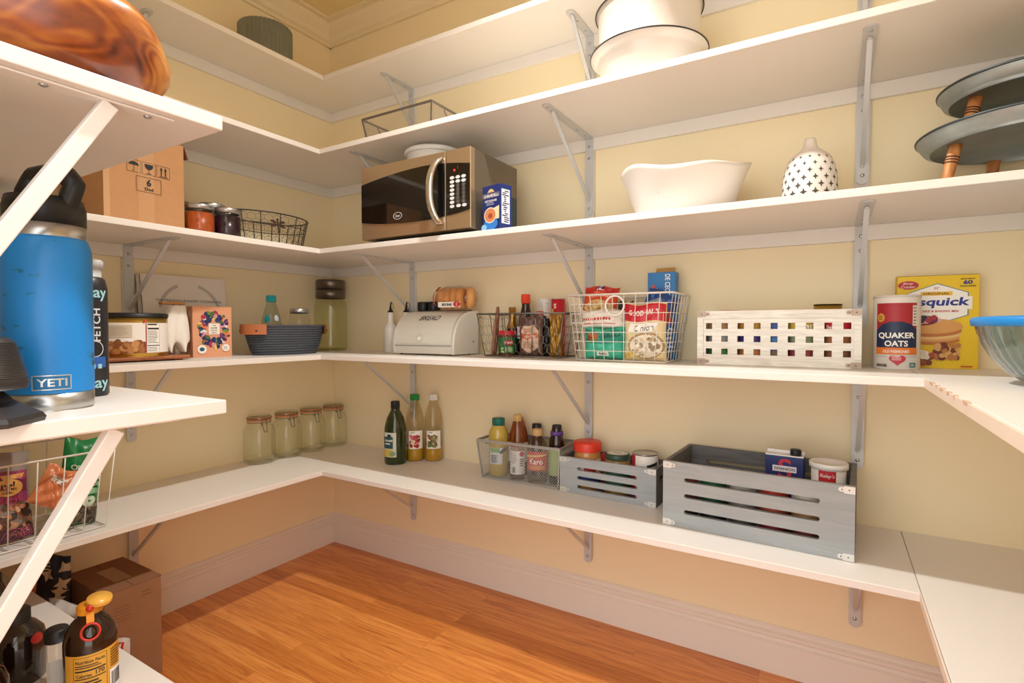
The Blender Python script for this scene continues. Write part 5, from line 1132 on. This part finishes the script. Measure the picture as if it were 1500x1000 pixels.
dd = D(cmap(0.0362, face(x, y, 0, -0.1), 0), du=0.005); dd.rect(-0.034, 0.045, 0.018, 0.105, m('DDE3E6', 0.5)); dd.rect(-0.03, 0.088, 0.008, 0.104, m('7FB56A', 0.5)); dd.bars(-0.026, 0.05, 0.0, 0.08, m('3A3A66', 0.5), 5); dd.poly([(0.018, 0.06), (0.05, 0.085), (0.05, 0.045), (0.02, 0.045)], m('A8A048', 0.5)); dd.poly([(0.004, 0.09), (0.036, 0.11), (0.036, 0.095), (0.012, 0.082)], m('3E5A6E', 0.5)); dd.build('printed_label', t)
BP_ = [(0.035, 0), (0.038, 0.006), (0.038, 0.125), (0.034, 0.152), (0.024, 0.188), (0.0165, 0.205), (0.0155, 0.212)]
x, y = 1.075, -0.058
t = T('vinegar_jug', 'amber apple vinegar jug behind the white labelled bottle', 'bottle', (x, y, zi))
MB().lathe([(0, 0)] + BP_ + [(0, 0.214)], 32).build('bottle_body', m('8A3F16', 0.12, 0, 0.1, coat=0.5), t)
dd = D(cmap(0.0382, face(x, y), 0), du=0.005); dd.rect(-0.052, 0.05, 0.05, 0.122, m('E2D9CC', 0.5)); dd.rect(-0.045, 0.106, 0.0, 0.118, m('B8342C', 0.5)); dd.build('printed_label', t)
x, y = 1.108, -0.122
FP = [(0.0245, 0), (0.0265, 0.004), (0.0265, 0.095), (0.025, 0.12), (0.016, 0.175), (0.0125, 0.20), (0.0125, 0.222)]
t = bottle('vinegar_bottle', 'clear slim-necked bottle with tan cap and white label in the mesh basket', 'bottle', (x, y, zi), FP, glass('F1E9DC', 1.5), m('C9A463', 0.4), 0.0145, 0.022)
dd = D(cmap(0.0267, face(x, y), 0), du=0.005); dd.rect(-0.036, 0.022, 0.036, 0.105, m('EDEBE8', 0.5)); dd.ell(0.016, 0.094, 0.0095, 0.009, m('C23640', 0.5)); dd.lines(-0.03, 0.06, 0.0, 0.10, 6, m('A9A4A0', 0.5)); dd.lines(0.008, 0.05, 0.026, 0.08, 4, INK); dd.bars(-0.022, 0.028, -0.008, 0.048, INK, 2); dd.build('printed_label', t)
x, y = 1.140, -0.036
bottle('seasoning_bottle', 'thin dark bottle with black printed cap at back of the mesh basket', 'bottle', (x, y, zi), [(0.018, 0), (0.019, 0.004), (0.019, 0.12), (0.0165, 0.155), (0.0165, 0.175)], m('5A3522', 0.2, coat=0.3), m('1B1719', 0.35), 0.0175, 0.032)
x, y = 1.184, -0.112
DP = [(0.034, 0), (0.037, 0.006), (0.037, 0.115), (0.033, 0.14), (0.019, 0.158), (0.0165, 0.163), (0.0165, 0.176)]
t = bottle('corn_syrup_bottle', 'clear corn syrup bottle with tan cap and red label', 'bottle', (x, y, zi), DP, glass('EEE7DC', 1.6), m('C6A670', 0.4), 0.0185, 0.022)
dd = D(cmap(0.0372, face(x, y, 0, -0.1), 0), du=0.005); dd.rect(-0.045, 0.045, 0.042, 0.112, m('C8473C', 0.5)); dd.poly([(-0.045, 0.09), (0.042, 0.098), (0.042, 0.104), (-0.045, 0.098)], m('E0C06A', 0.5)); dd.text('Karo', -0.002, 0.078, 0.020, PAPER, w=0.048, bold=0.02); dd.rect(-0.03, 0.05, 0.03, 0.064, m('D98A4C', 0.5)); dd.build('printed_label', t)
x, y = 1.250, -0.092
EP = [(0.026, 0), (0.028, 0.004), (0.028, 0.125), (0.026, 0.15), (0.019, 0.172), (0.018, 0.18), (0.018, 0.193)]
t = bottle('syrup_bottle', 'dark syrup bottle with purple neck band and black cap in the mesh basket', 'bottle', (x, y, zi), EP, m('21130E', 0.12, 0, 0.1, coat=0.4), BLACK, 0.0165, 0.024)
MB().lathe([(0.0185, 0.168), (0.0225, 0.168), (0.0225, 0.182), (0.0185, 0.182)], 24).build('neck_band', m('5C3A8C', 0.4), t)
dd = D(cmap(0.0282, face(x, y), 0), du=0.005); dd.rect(-0.04, 0.03, 0.04, 0.118, m('9DB466', 0.5)); dd.build('printed_label', t)
# grey crates
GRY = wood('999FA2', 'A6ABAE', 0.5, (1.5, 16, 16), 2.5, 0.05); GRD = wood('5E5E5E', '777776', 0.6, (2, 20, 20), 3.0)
PLW = m('D6D6D2', 0.4, 0.4, 0.05)
def slot(a, b, z, r, n=6):
    return [(a + r - r * math.sin(PI * i / n), z - r * math.cos(PI * i / n)) for i in range(n + 1)] + [(b - r + r * math.sin(PI * i / n), z + r * math.cos(PI * i / n)) for i in range(n + 1)]
def slot_crate(label, loc, rz, hw, hd, h, slots, th, end_hole):
    t = T('wooden_crate', label, 'crate', loc, rz)
    out = [(-hw, 0), (hw, 0), (hw, h), (-hw, h)]
    MX = Matrix.Rotation(PI / 2, 4, 'X')
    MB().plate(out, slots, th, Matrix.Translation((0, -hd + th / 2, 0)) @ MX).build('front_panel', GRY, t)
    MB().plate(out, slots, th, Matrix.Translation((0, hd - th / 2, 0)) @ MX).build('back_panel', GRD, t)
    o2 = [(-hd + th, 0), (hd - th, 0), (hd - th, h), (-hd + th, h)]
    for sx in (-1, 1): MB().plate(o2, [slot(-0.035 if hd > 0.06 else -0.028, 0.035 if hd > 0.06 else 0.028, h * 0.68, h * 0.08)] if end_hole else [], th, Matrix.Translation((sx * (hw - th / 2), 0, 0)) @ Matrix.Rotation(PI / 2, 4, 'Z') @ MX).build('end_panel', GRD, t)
    MB().box(-hw + th, -hd + th, 0, hw - th, hd - th, 0.006).build('bottom_panel', GRD, t)
    corner_plates(t, hw, -hd, h, PLW, 0.036 if h < 0.15 else 0.034, 0.016 if h < 0.15 else 0.017)
    return t
slot_crate('small grey slotted wooden crate holding jars and a can', (1.459, -0.092, zb + 0.0005), -0.03, 0.164, 0.070, 0.118, [slot(-0.10, 0.105, 0.024 + 0.030 * i, 0.0058) for i in range(3)], 0.010, True)
CBX, CBY = 1.905, -0.162
slot_crate('large grey slotted wooden crate holding broth cartons and a tub', (CBX, CBY, zb + 0.0005), -0.045, 0.226, 0.130, 0.178, [slot(-0.168, 0.155, 0.044 + 0.044 * i, 0.0060) for i in range(3)], 0.012, True)
zi = zb + 0.0068
x, y = 1.364, -0.088
t = T('peanut_butter_jar', 'peanut butter jar with bright red lid in small grey crate', 'jar', (x, y, zi))
MB().lathe([(0, 0), (0.043, 0), (0.046, 0.005), (0.046, 0.105), (0.042, 0.122), (0.041, 0.13), (0, 0.13)], 36).build('jar_body', m('C58A4A', 0.25, 0, 0.08, coat=0.3), t)
MB().lathe([(0, 0.126), (0.0465, 0.126), (0.0475, 0.13), (0.0475, 0.152), (0.045, 0.157), (0, 0.157)], 44, rfun=lambda a, k: (1 + 0.006 * math.cos(44 * a), 0)).build('lid', m('D83A26', 0.4), t)
dd = D(cmap(0.0462, face(x, y), 0), du=0.005); dd.rect(-0.06, 0.02, 0.06, 0.104, m('E8DDD0', 0.5)); dd.rect(-0.012, 0.06, 0.03, 0.104, m('B8322C', 0.5)); dd.rect(-0.06, 0.02, 0.06, 0.055, m('2D3F7A', 0.5)); dd.build('printed_label', t)
x, y = 1.474, -0.098
t = T('mustard_jar', 'brown mustard jar with green and white printed lid in small grey crate', 'jar', (x, y, zi))
MB().lathe([(0, 0), (0.040, 0), (0.044, 0.006), (0.044, 0.09), (0.040, 0.108), (0.036, 0.116), (0, 0.116)], 36).build('jar_body', m('9A7A46', 0.2, 0, 0.2, 80, coat=0.3), t)
MB().lathe([(0, 0.114), (0.0405, 0.114), (0.0405, 0.128), (0.038, 0.1315), (0, 0.1315)], 36).build('lid', m('26453A', 0.35), t)
dd = D(pmap((0, 0, 0.1315), (1, 0, 0), (0, 1, 0))); dd.ell(0, 0, 0.034, 0.034, m('D8DDD4', 0.4)); dd.ring(0, 0, 0.026, 0.028, m('26453A', 0.5)); dd.word(0, 0, 0.03, 0.010, m('26453A', 0.5), 5, 5); dd.build('lid_print', t)
dd = D(cmap(0.0442, face(x, y), 0), du=0.005); dd.rect(-0.05, 0.02, 0.05, 0.085, m('2E5A48', 0.5)); dd.build('printed_label', t)
x, y = 1.567, -0.098
t = can('soup_can', 'soup can with dark metal top, red and white label, in small grey crate', 'can', (x, y, zi), 0.040, 0.145, m('BFC0BE', 0.3, 0.8))
dd = D(cmap(0.0402, face(x, y), 0), du=0.005); dd.rect(-0.062, 0.004, 0.062, 0.140, m('E6E3DE', 0.5)); dd.rect(-0.062, 0.004, -0.034, 0.140, m('B4222C', 0.5)); dd.poly([(0.004, 0.088), (0.042, 0.098), (0.042, 0.122), (0.004, 0.112)], INK); dd.text('Progresso', 0.023, 0.105, 0.009, PAPER, w=0.034, rot=0.25, bold=0.01); dd.poly([(-0.03, 0.02), (0.04, 0.02), (0.04, 0.07), (-0.03, 0.05)], m('A89880', 0.5)); dd.build('printed_label', t)
t = T('food_box', 'small red box between peanut butter and mustard in small grey crate', 'box', (1.418, -0.052, zi)); MB().box(-0.018, -0.014, 0, 0.018, 0.014, 0.112).build('carton', m('B02A30', 0.5), t, bevel=0.001)
# broth cartons, tub and cans
def broth(label, x, y, rz):
    t = T('broth_carton', label, 'carton', (x, y, zi), rz); w, d, h = 0.092, 0.052, 0.196
    MB().box(-w / 2, -d / 2, 0, w / 2, d / 2, h).build('carton', m('1B2A66', 0.4), t, bevel=0.0015)
    q = MB(); q.box(-w / 2, -d / 2, h, w / 2, d / 2, h + 0.003); q.prism([(-w / 2, 0.006, h + 0.003), (-w / 2, 0.012, h + 0.003), (-w / 2, 0.012, h + 0.010), (-w / 2, 0.006, h + 0.010)], (w, 0, 0)); q.build('folded_top', m('E6E4E2', 0.4), t)
    MB().lathe([(0, 0), (0.0135, 0), (0.0135, 0.014), (0.012, 0.016), (0, 0.016)], 24, c=(0.026, -0.010, h + 0.0032), rfun=lambda a, k: (1 + 0.012 * math.cos(24 * a), 0)).build('screw_cap', BLACK, t)
    dd = D(pmap((0, -d / 2, 0), (1, 0, 0), (0, 0, 1))); RS = m('C8283A', 0.5)
    dd.text('S', 0.002, 0.162, 0.054, RS, w=0.032, bold=0.01); dd.rect(-0.028, 0.154, 0.030, 0.170, m('EDEAEC', 0.5)); dd.text('SWANSON', 0.001, 0.162, 0.008, m('1B1F4A', 0.5), w=0.05, bold=0.02); dd.build('printed_front', t); dd = D(pmap((0, -d / 2, 0), (1, 0, 0), (0, 0, 1))); dd.rect(-0.045, 0.008, 0.045, 0.085, m('8A4A2A', 0.5)); dd.blobs(-0.044, 0.01, 0.044, 0.08, 40, 0.009, [m('C9923E', 0.5), m('B5342E', 0.5), m('6E8A3A', 0.5), m('E2C58A', 0.5)], 3); dd.build('food_picture', t)
    return t
broth('navy broth carton with red letter S and black screw cap in large grey crate', 1.968, -0.140, -0.05)
x, y = 2.070, -0.168
t = T('food_tub', 'white plastic tub with red oval logo in large grey crate', 'tub', (x, y, zi))
MB().lathe([(0, 0), (0.036, 0), (0.040, 0.185), (0, 0.185)], 36).build('tub_body', m('ECEAE4', 0.4), t)
MB().lathe([(0.039, 0.180), (0.0445, 0.181), (0.0445, 0.194), (0.042, 0.1955), (0.040, 0.192), (0, 0.191)], 36).build('lid', m('E6E4DE', 0.4), t)
dd = D(lmap([(0.036, 0), (0.040, 0.185)], face(x, y, 0, -0.1), 0, 0.040), du=0.005); dd.rect(-0.019, 0.140, 0.021, 0.179, m('C4242E', 0.5)); dd.text("Raley's", 0.001, 0.165, 0.012, PAPER, w=0.034, shear=0.3, bold=0.01); dd.word(0.036, 0.118, 0.022, 0.010, INK, 4, 4); dd.build('printed_label', t)
CANS = [('brown and blue can at far left in large grey crate', 1.722, ['3A3634', '6B3A32', '4F7FA0', '8A4A42']), ('dark green can second from left in large grey crate', 1.798, ['2B2B2A', '1F5036', '1F4A32', '2F6A44']), ('silver can in the middle of large grey crate', 1.873, ['5A5652', '8E8C88', '6E6A66', 'B8B6B0']), ('red tomato can right of the middle in large grey crate', 1.948, ['8A2A3A', 'B85A3E', 'A03A30', 'C24432']), ('can with white and green label at right in large grey crate', 2.023, ['7A3A34', 'B88A5A', '3F7A44', 'E3DFD6'])]
for lb, x, c in CANS:
    food_can('food_can', lb, 'can', x, -0.232 - 0.045 * (x - 1.9), zi, 0.0335, 0.146, [(0.28, c[0]), (0.28, c[1]), (0.22, c[2]), (0.22, c[3])])

# ================================================================== long wall: microwave level
zb = Z[2]
MX0, MW, MD, MH = 0.630, 0.475, 0.285, 0.252
t = T('microwave', 'stainless steel microwave oven with black glass door and white oval keys', 'microwave', (MX0 + MW / 2, -0.405, zb))
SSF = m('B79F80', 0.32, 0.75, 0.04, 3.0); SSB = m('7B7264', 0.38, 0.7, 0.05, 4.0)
hw = MW / 2; zb0 = 0.012
MB().box(-hw, 0.022, zb0, hw, MD, zb0 + MH).build('housing', SSB, t, bevel=0.003)
xd = -hw + MW * 0.795
MB().box(-hw, 0.0, zb0, xd - 0.0015, 0.0215, zb0 + MH).build('door', SSF, t, bevel=0.002)
MB().box(xd + 0.0015, 0.0, zb0, hw, 0.0215, zb0 + MH).build('control_panel', SSF, t, bevel=0.002)
for a in (-hw + 0.04, hw - 0.04):
    for b_ in (0.05, MD - 0.04): MB().cyl((a, b_, 0), 0.012, 0.013, 14).build('foot', BLACK, t)
TOPC = [(0, .76), (.1, .79), (.2, .815), (.3, .835), (.4, .85), (.5, .86), (.6, .865), (.7, .86), (.8, .845), (.9, .82), (1, .79)]
BOTC = [(0, .24), (.1, .21), (.2, .19), (.3, .175), (.4, .165), (.5, .16), (.6, .16), (.7, .165), (.8, .18), (.9, .20), (1, .23)]
def arc(c, x):
    for (a, b_), (a1, b1) in zip(c, c[1:]):
        if a <= x <= a1: return b_ + (b1 - b_) * (x - a) / (a1 - a)
def band(x0, x1, n=14):
    up_ = [(x0 + (x1 - x0) * i / n) for i in range(n + 1)]
    return [(-hw + MW * x, zb0 + MH * arc(BOTC, x)) for x in up_] + [(-hw + MW * x, zb0 + MH * arc(TOPC, x)) for x in reversed(up_)]
GLB = m('0B0A0A', 0.06, 0, 0.0, coat=0.6)
MB().prism([(a, -0.0005, b_) for a, b_ in band(0.004, 0.789)], (0, -0.002, 0)).build('door_glass', GLB, t)
MB().prism([(a, -0.0005, b_) for a, b_ in band(0.802, 0.996)], (0, -0.002, 0)).build('key_pad', GLB, t)
fm = pmap((0, -0.0025, 0), (1, 0, 0), (0, 0, 1)); KW = m('C9CACA', 0.4)
dd = D(fm); lx, lz = -hw + MW * 0.365, zb0 + MH * 0.27; dd.ring(lx, lz, 0.0175, 0.020, KW, ry=0.62); dd.text('Oster', lx, lz, 0.0095, KW, w=0.022, bold=0.01, shear=0.2); dd.build('logo', t)
dd = D(fm); cx0 = -hw + MW * 0.852
for j in range(8):
    zz = zb0 + MH * (0.645 - 0.051 * j)
    for i in range(3):
        xx = cx0 + 0.0225 * i + (0.003 if j == 7 and i else 0)
        if j in (0, 1, 7) or i == 0: dd.ell(xx, zz, 0.0092, 0.0052, KW, 14); dd.off -= dd.step
        else: dd.ring(xx, zz, 0.0052, 0.0064, m('7A7A7A', 0.4), ry=0.85, n=14); dd.off -= dd.step; dd.text('123456789C0S'[min(11, (j - 2) * 2 + i - 1)], xx, zz, 0.0045, KW); dd.off -= dd.step
dd.build('keys', t)
LED = bpy.data.materials.new('red_display'); LED.use_nodes = True; pb_ = LED.node_tree.nodes['Principled BSDF']; pb_.inputs['Base Color'].default_value = (0.3, 0, 0, 1); pb_.inputs['Emission Color'].default_value = (1, 0.03, 0.03, 1); pb_.inputs['Emission Strength'].default_value = 3
dd = D(fm); dd.ell(-hw + MW * 0.872, zb0 + MH * 0.735, 0.0035, 0.0032, LED); dd.text(':', -hw + MW * 0.90, zb0 + MH * 0.765, 0.007, LED); dd.build('display', t)
hx_ = -hw + MW * 0.735
q = MB(); n = 16; pts = []
def hpt(f): return (hx_ - 0.012 + 0.018 * abs(2 * f - 1) ** 2.2, -0.006 - 0.030 * (1 - abs(2 * f - 1) ** 3), zb0 + MH * (0.08 + 0.84 * f))
for i in range(n):
    a, b_ = Vector(hpt(i / n)), Vector(hpt((i + 1) / n)); 
vs = []; fs = []
for i in range(n + 1):
    p = hpt(i / n)
    for dx, dy in ((-0.013, -0.002), (-0.006, -0.006), (0.006, -0.006), (0.013, -0.002), (0.013, 0.006), (-0.013, 0.006)): vs.append((p[0] + dx, p[1] + dy, p[2]))
for i in range(n):
    for k in range(6): fs.append((i * 6 + k, i * 6 + (k + 1) % 6, (i + 1) * 6 + (k + 1) % 6, (i + 1) * 6 + k))
fs += [(5, 4, 3, 2, 1, 0), tuple(n * 6 + k for k in range(6))]
q.add(vs, fs, 0, True); q.build('door_handle', m('D2CCC2', 0.2, 0.9, 0.02), t)
# tub on the microwave
t = T('food_tub', 'round white plastic tub with lid on top of the microwave', 'tub', (0.806, -0.215, zb + zb0 + MH + 0.0008))
MB().lathe([(0, 0), (0.085, 0), (0.092, 0.006), (0.101, 0.066), (0, 0.066)], 40).build('tub_body', m('ECEBE6', 0.35), t)
MB().lathe([(0.095, 0.060), (0.107, 0.061), (0.109, 0.070), (0.104, 0.078), (0.085, 0.082), (0.06, 0.079), (0, 0.079)], 40).build('lid', m('E8E7E2', 0.35), t)
# cocoa boxes
t, f0, f1, f2, f3 = carton('cocoa_box', 'navy hot cocoa mix box with cup picture beside the microwave', 'box', (1.170, -0.355, zb), -0.22, 0.078, 0.052, 0.140, m('15296A', 0.4))
dd = D(f0); GLD = m('C9AE7A', 0.4)
dd.text('GHIRARDELLI', 0, 0.108, 0.0085, PAPER, w=0.064, bold=0.015); dd.frame(-0.036, 0.102, 0.036, 0.115, 0.0006, GLD); dd.poly([(-0.016, 0.118), (-0.008, 0.126), (0.0, 0.129), (0.008, 0.126), (0.016, 0.118)], GLD); dd.text('HOT COCOA MIX', 0, 0.092, 0.0065, PAPER, w=0.052, bold=0.02); dd.lines(-0.02, 0.078, 0.02, 0.088, 2, m('B9C3DC', 0.5), fill=0.3)
dd.poly([(0.012, 0.034), (0.036, 0.034), (0.036, 0.074), (0.012, 0.068)], m('D8CFA4', 0.5)); dd.ell(0.0, 0.022, 0.030, 0.020, m('2F78C4', 0.4)); dd.ell(-0.003, 0.048, 0.027, 0.024, m('E9D6C2', 0.5)); dd.ell(-0.003, 0.048, 0.024, 0.021, m('C97E52', 0.5)); dd.ell(-0.002, 0.046, 0.010, 0.008, m('9A4A2C', 0.5)); dd.ell(-0.03, 0.012, 0.012, 0.010, m('7FB4DC', 0.5)); dd.build('printed_front', t)
dd = D(f1); dd.rect(-0.020, 0.02, 0.016, 0.125, m('D6D8DE', 0.5)); R = random.Random(5)
for i in range(16): dd.rect(-0.018 + R.uniform(0, 0.012), 0.024 + i * 0.0062, -0.002 + R.uniform(0, 0.016), 0.0275 + i * 0.0062, m('1B2450', 0.5)); dd.off -= dd.step
dd.off += dd.step
dd.build('printed_side', t)
t, f0, f1, f2, f3 = carton('food_box', 'dark teal box half hidden behind the navy cocoa box', 'box', (1.150, -0.285, zb), 0.0, 0.078, 0.040, 0.118, m('14262E', 0.4))
dd = D(f0); dd.rect(-0.038, 0.05, -0.026, 0.10, m('2A4A52', 0.5)); dd.build('printed_front', t)
# white ceramic bowl
def brim(a, k): return (1 + 0.03 * math.sin(3 * a + 0.5) * (k > 2), (0.012 * math.cos(2 * a - 0.9) + 0.005 * math.sin(5 * a)) * (k > 3))
BPf = [(0, 0), (0.095, 0), (0.118, 0.010), (0.140, 0.050), (0.160, 0.092), (0.174, 0.124), (0.178, 0.134), (0.172, 0.137), (0.135, 0.06), (0.10, 0.016), (0, 0.012)]
t = T('ceramic_bowl', 'wide white ceramic bowl with wavy rim and leaf relief', 'bowl', (1.700, -0.205, zb + 0.0005))
CER = m('DDD6CF', 0.38, 0, 0.02, coat=0.15)
MB().lathe(BPf, 64, sy=0.88, rfun=brim).build('bowl_body', CER, t)
def bmap(a, b_, d):
    rr = 0.118 + (0.160 - 0.118) * (b_ - 0.010) / 0.082; A = face(1.70, -0.205) - 0.12 + a / 0.15
    return Vector(((rr + d) * (1 + 0.03 * math.sin(3 * A + 0.5)) * math.cos(A), (rr + d) * (1 + 0.03 * math.sin(3 * A + 0.5)) * math.sin(A) * 0.88, b_))
q = MB()
for i in range(7):
    for sg in (-1, 1):
        pts = [tuple(bmap(-0.05 + i * 0.014 + k * 0.006, 0.062 + sg * (k * 0.0055), 0.0006)) for k in range(4)]
        q.tube(pts, 0.0019, 5, r2=0.0008)
q.tube([tuple(bmap(-0.058 + 0.01 * k, 0.062, 0.0006)) for k in range(12)], 0.0014, 5); q.build('leaf_relief', CER, t)
# pierced lantern
LP_ = [(0.062, 0.0), (0.064, 0.012), (0.0625, 0.05), (0.060, 0.085), (0.054, 0.112), (0.044, 0.130), (0.030, 0.142), (0.020, 0.150), (0.0155, 0.160), (0.0135, 0.172), (0.0115, 0.1765)]
x, y = 2.019, -0.215
t = T('lantern', 'white bell-shaped ceramic lantern pierced with star holes', 'lantern', (x, y, zb + 0.0005))
MB().lathe([(0, 0)] + LP_ + [(0, 0.1765)], 48).build('body', CER, t)
dd = D(lmap(LP_, face(x, y), 0, 0.062), du=0.003, dv=0.003, base=0.0003); HOLE = m('4A443C', 0.8)
for j in range(7):
    v = 0.014 + 0.0178 * j; sz = 0.0112 * (1 - 0.09 * j)
    for i in range(-5, 6):
        u = (i + 0.5 * (j % 2)) * 0.0255; ang = u / 0.062
        k = 0.40; pts = []
        for e in range(8):
            rr = sz if e % 2 == 0 else sz * k; rad_ = [r_ for r_ in [1]][0]; pts.append((u + rr * 0.85 * math.cos(e * PI / 4) * (0.062 / max(0.03, lmap(LP_, 0, 0)(0, v, 0)[0])), v + rr * math.sin(e * PI / 4)))
        dd.poly(pts, HOLE); dd.off -= dd.step
dd.build('star_holes', t)
# galvanised stands
LEG = wood('A5622F', 'CF9258', 0.45, (8, 8, 2), 4.0)
def stand(label, loc, r, h, angs, lr, lt):
    t = T('tray_stand', label, 'stand', loc)
    MB().lathe([(0, h - 0.030), (r * 0.86, h - 0.030), (r * 0.93, h - 0.024), (r, h - 0.004), (r * 1.005, h), (r * 0.985, h), (r * 0.91, h - 0.018), (0, h - 0.020)], 72).build('tray', ZINC, t)
    MB().tube([(r * math.cos(2 * PI * i / 60), r * math.sin(2 * PI * i / 60), h - 0.001) for i in range(60)], 0.003, 6, closed=True).build('rolled_rim', m('4E5558', 0.45, 0.8, 0.1), t)
    for a in angs:
        ca, sa = math.cos(a), math.sin(a); p1 = Vector((ca * lr, sa * lr, h - 0.0295)); p0 = Vector((ca * (lr + 0.022), sa * (lr + 0.022), 0.0005)); H_ = (p1 - p0).length
        Mx = Matrix.Translation(p0) @ Vector((0, 0, 1)).rotation_difference(p1 - p0).to_matrix().to_4x4()
        Lg = MB().at(Mx).lathe([(0, 0.002), (lt * 0.72, 0.002), (lt * 0.95, H_ * 0.6), (lt, H_ * 0.66), (lt * 0.93, H_ * 0.75), (lt * 1.05, H_), (0, H_)], 18).build('leg', LEG, t)
        q = MB().at(Mx)
        for f in (0.60, 0.66, 0.72): q.lathe([(lt * 0.9, H_ * f - 0.0014), (lt * 1.03, H_ * f - 0.0012), (lt * 1.03, H_ * f + 0.0012), (lt * 0.9, H_ * f + 0.0014)], 18)
        q.build('groove_rings', m('3B1E0E', 0.6), Lg)
    return t
stand('lower, larger galvanised round tray stand on turned wooden legs', (2.424, -0.205, zb), 0.188, 0.130, (3.55, 1.75, 5.6), 0.135, 0.0125)
stand('smaller galvanised round tray stand standing on top of the larger one', (2.424, -0.205, zb + 0.1105), 0.150, 0.118, (3.6, 1.9, 5.6), 0.10, 0.0125)

# ================================================================== long wall: enamel pan level
zb = Z[3]
t = T('mesh_tray', 'grey wire mesh tray near the corner on the enamel pan shelf', 'tray', (0.735, -0.225, zb + 0.0005))
x0, X0, y0, Y0, h = 0.150, 0.165, 0.105, 0.118, 0.088
bot = [(-x0, -y0, 0.003), (x0, -y0, 0.003), (x0, y0, 0.003), (-x0, y0, 0.003)]; top = [(-X0, -Y0, h), (X0, -Y0, h), (X0, Y0, h), (-X0, Y0, h)]
TB = m('77706A', 0.4, 0.7, 0.1)
q = MB()
for k in range(4): q.bar(top[k], top[(k + 1) % 4], 0.004, 0.007, (1, 0, 0) if k % 2 else (0, 1, 0))
q.build('rim', TB, t)
q = MB()
for k in range(4): q.bar(bot[k], bot[(k + 1) % 4], 0.003, 0.004, (1, 0, 0) if k % 2 else (0, 1, 0)); q.bar(bot[k], top[k], 0.0045, 0.0045, (1, 0, 0))
q.build('frame', TB, t)
mesh_panels(t, bot, top, 0.0085, 0.0004, m('9A938A', 0.4, 0.6, 0.1))
for sg in (-1, 1): MB().tube([(sg * (X0 - 0.004), -0.045 + 0.09 * i / 12, h - 0.004 - 0.032 * math.sin(PI * i / 12) ** 0.7) for i in range(13)], 0.0022, 6).build('handle', TB, t)
ENW = m('D0C9C0', 0.28, 0, 0.02, coat=0.3); RIMD = m('2A2424', 0.35)
x, y = 1.600, -0.205
t = T('enamel_pan', 'wide white enamel basin with thin black rim, lower of two', 'pan', (x, y, zb + 0.0005))
MB().lathe([(0, 0), (0.105, 0), (0.116, 0.006), (0.145, 0.090), (0.150, 0.100), (0.166, 0.108), (0.166, 0.1115), (0.145, 0.108), (0.112, 0.012), (0, 0.008)], 64).build('basin', ENW, t)
MB().tube([(0.167 * math.cos(2 * PI * i / 64), 0.167 * math.sin(2 * PI * i / 64), 0.1105) for i in range(64)], 0.0022, 6, closed=True).build('rim', RIMD, t)
t = T('enamel_pot', 'straight-sided white enamel pot with black rim nested in the basin', 'pot', (x, y, zb + 0.0085))
MB().lathe([(0, 0), (0.10, 0), (0.108, 0.01), (0.1415, 0.106), (0.1425, 0.110), (0.1455, 0.222), (0.152, 0.226), (0.150, 0.228), (0.142, 0.224), (0.137, 0.11), (0, 0.02)], 64).build('pot_body', ENW, t)
MB().tube([(0.1525 * math.cos(2 * PI * i / 64), 0.1525 * math.sin(2 * PI * i / 64), 0.2265) for i in range(64)], 0.0022, 6, closed=True).build('rim', RIMD, t)
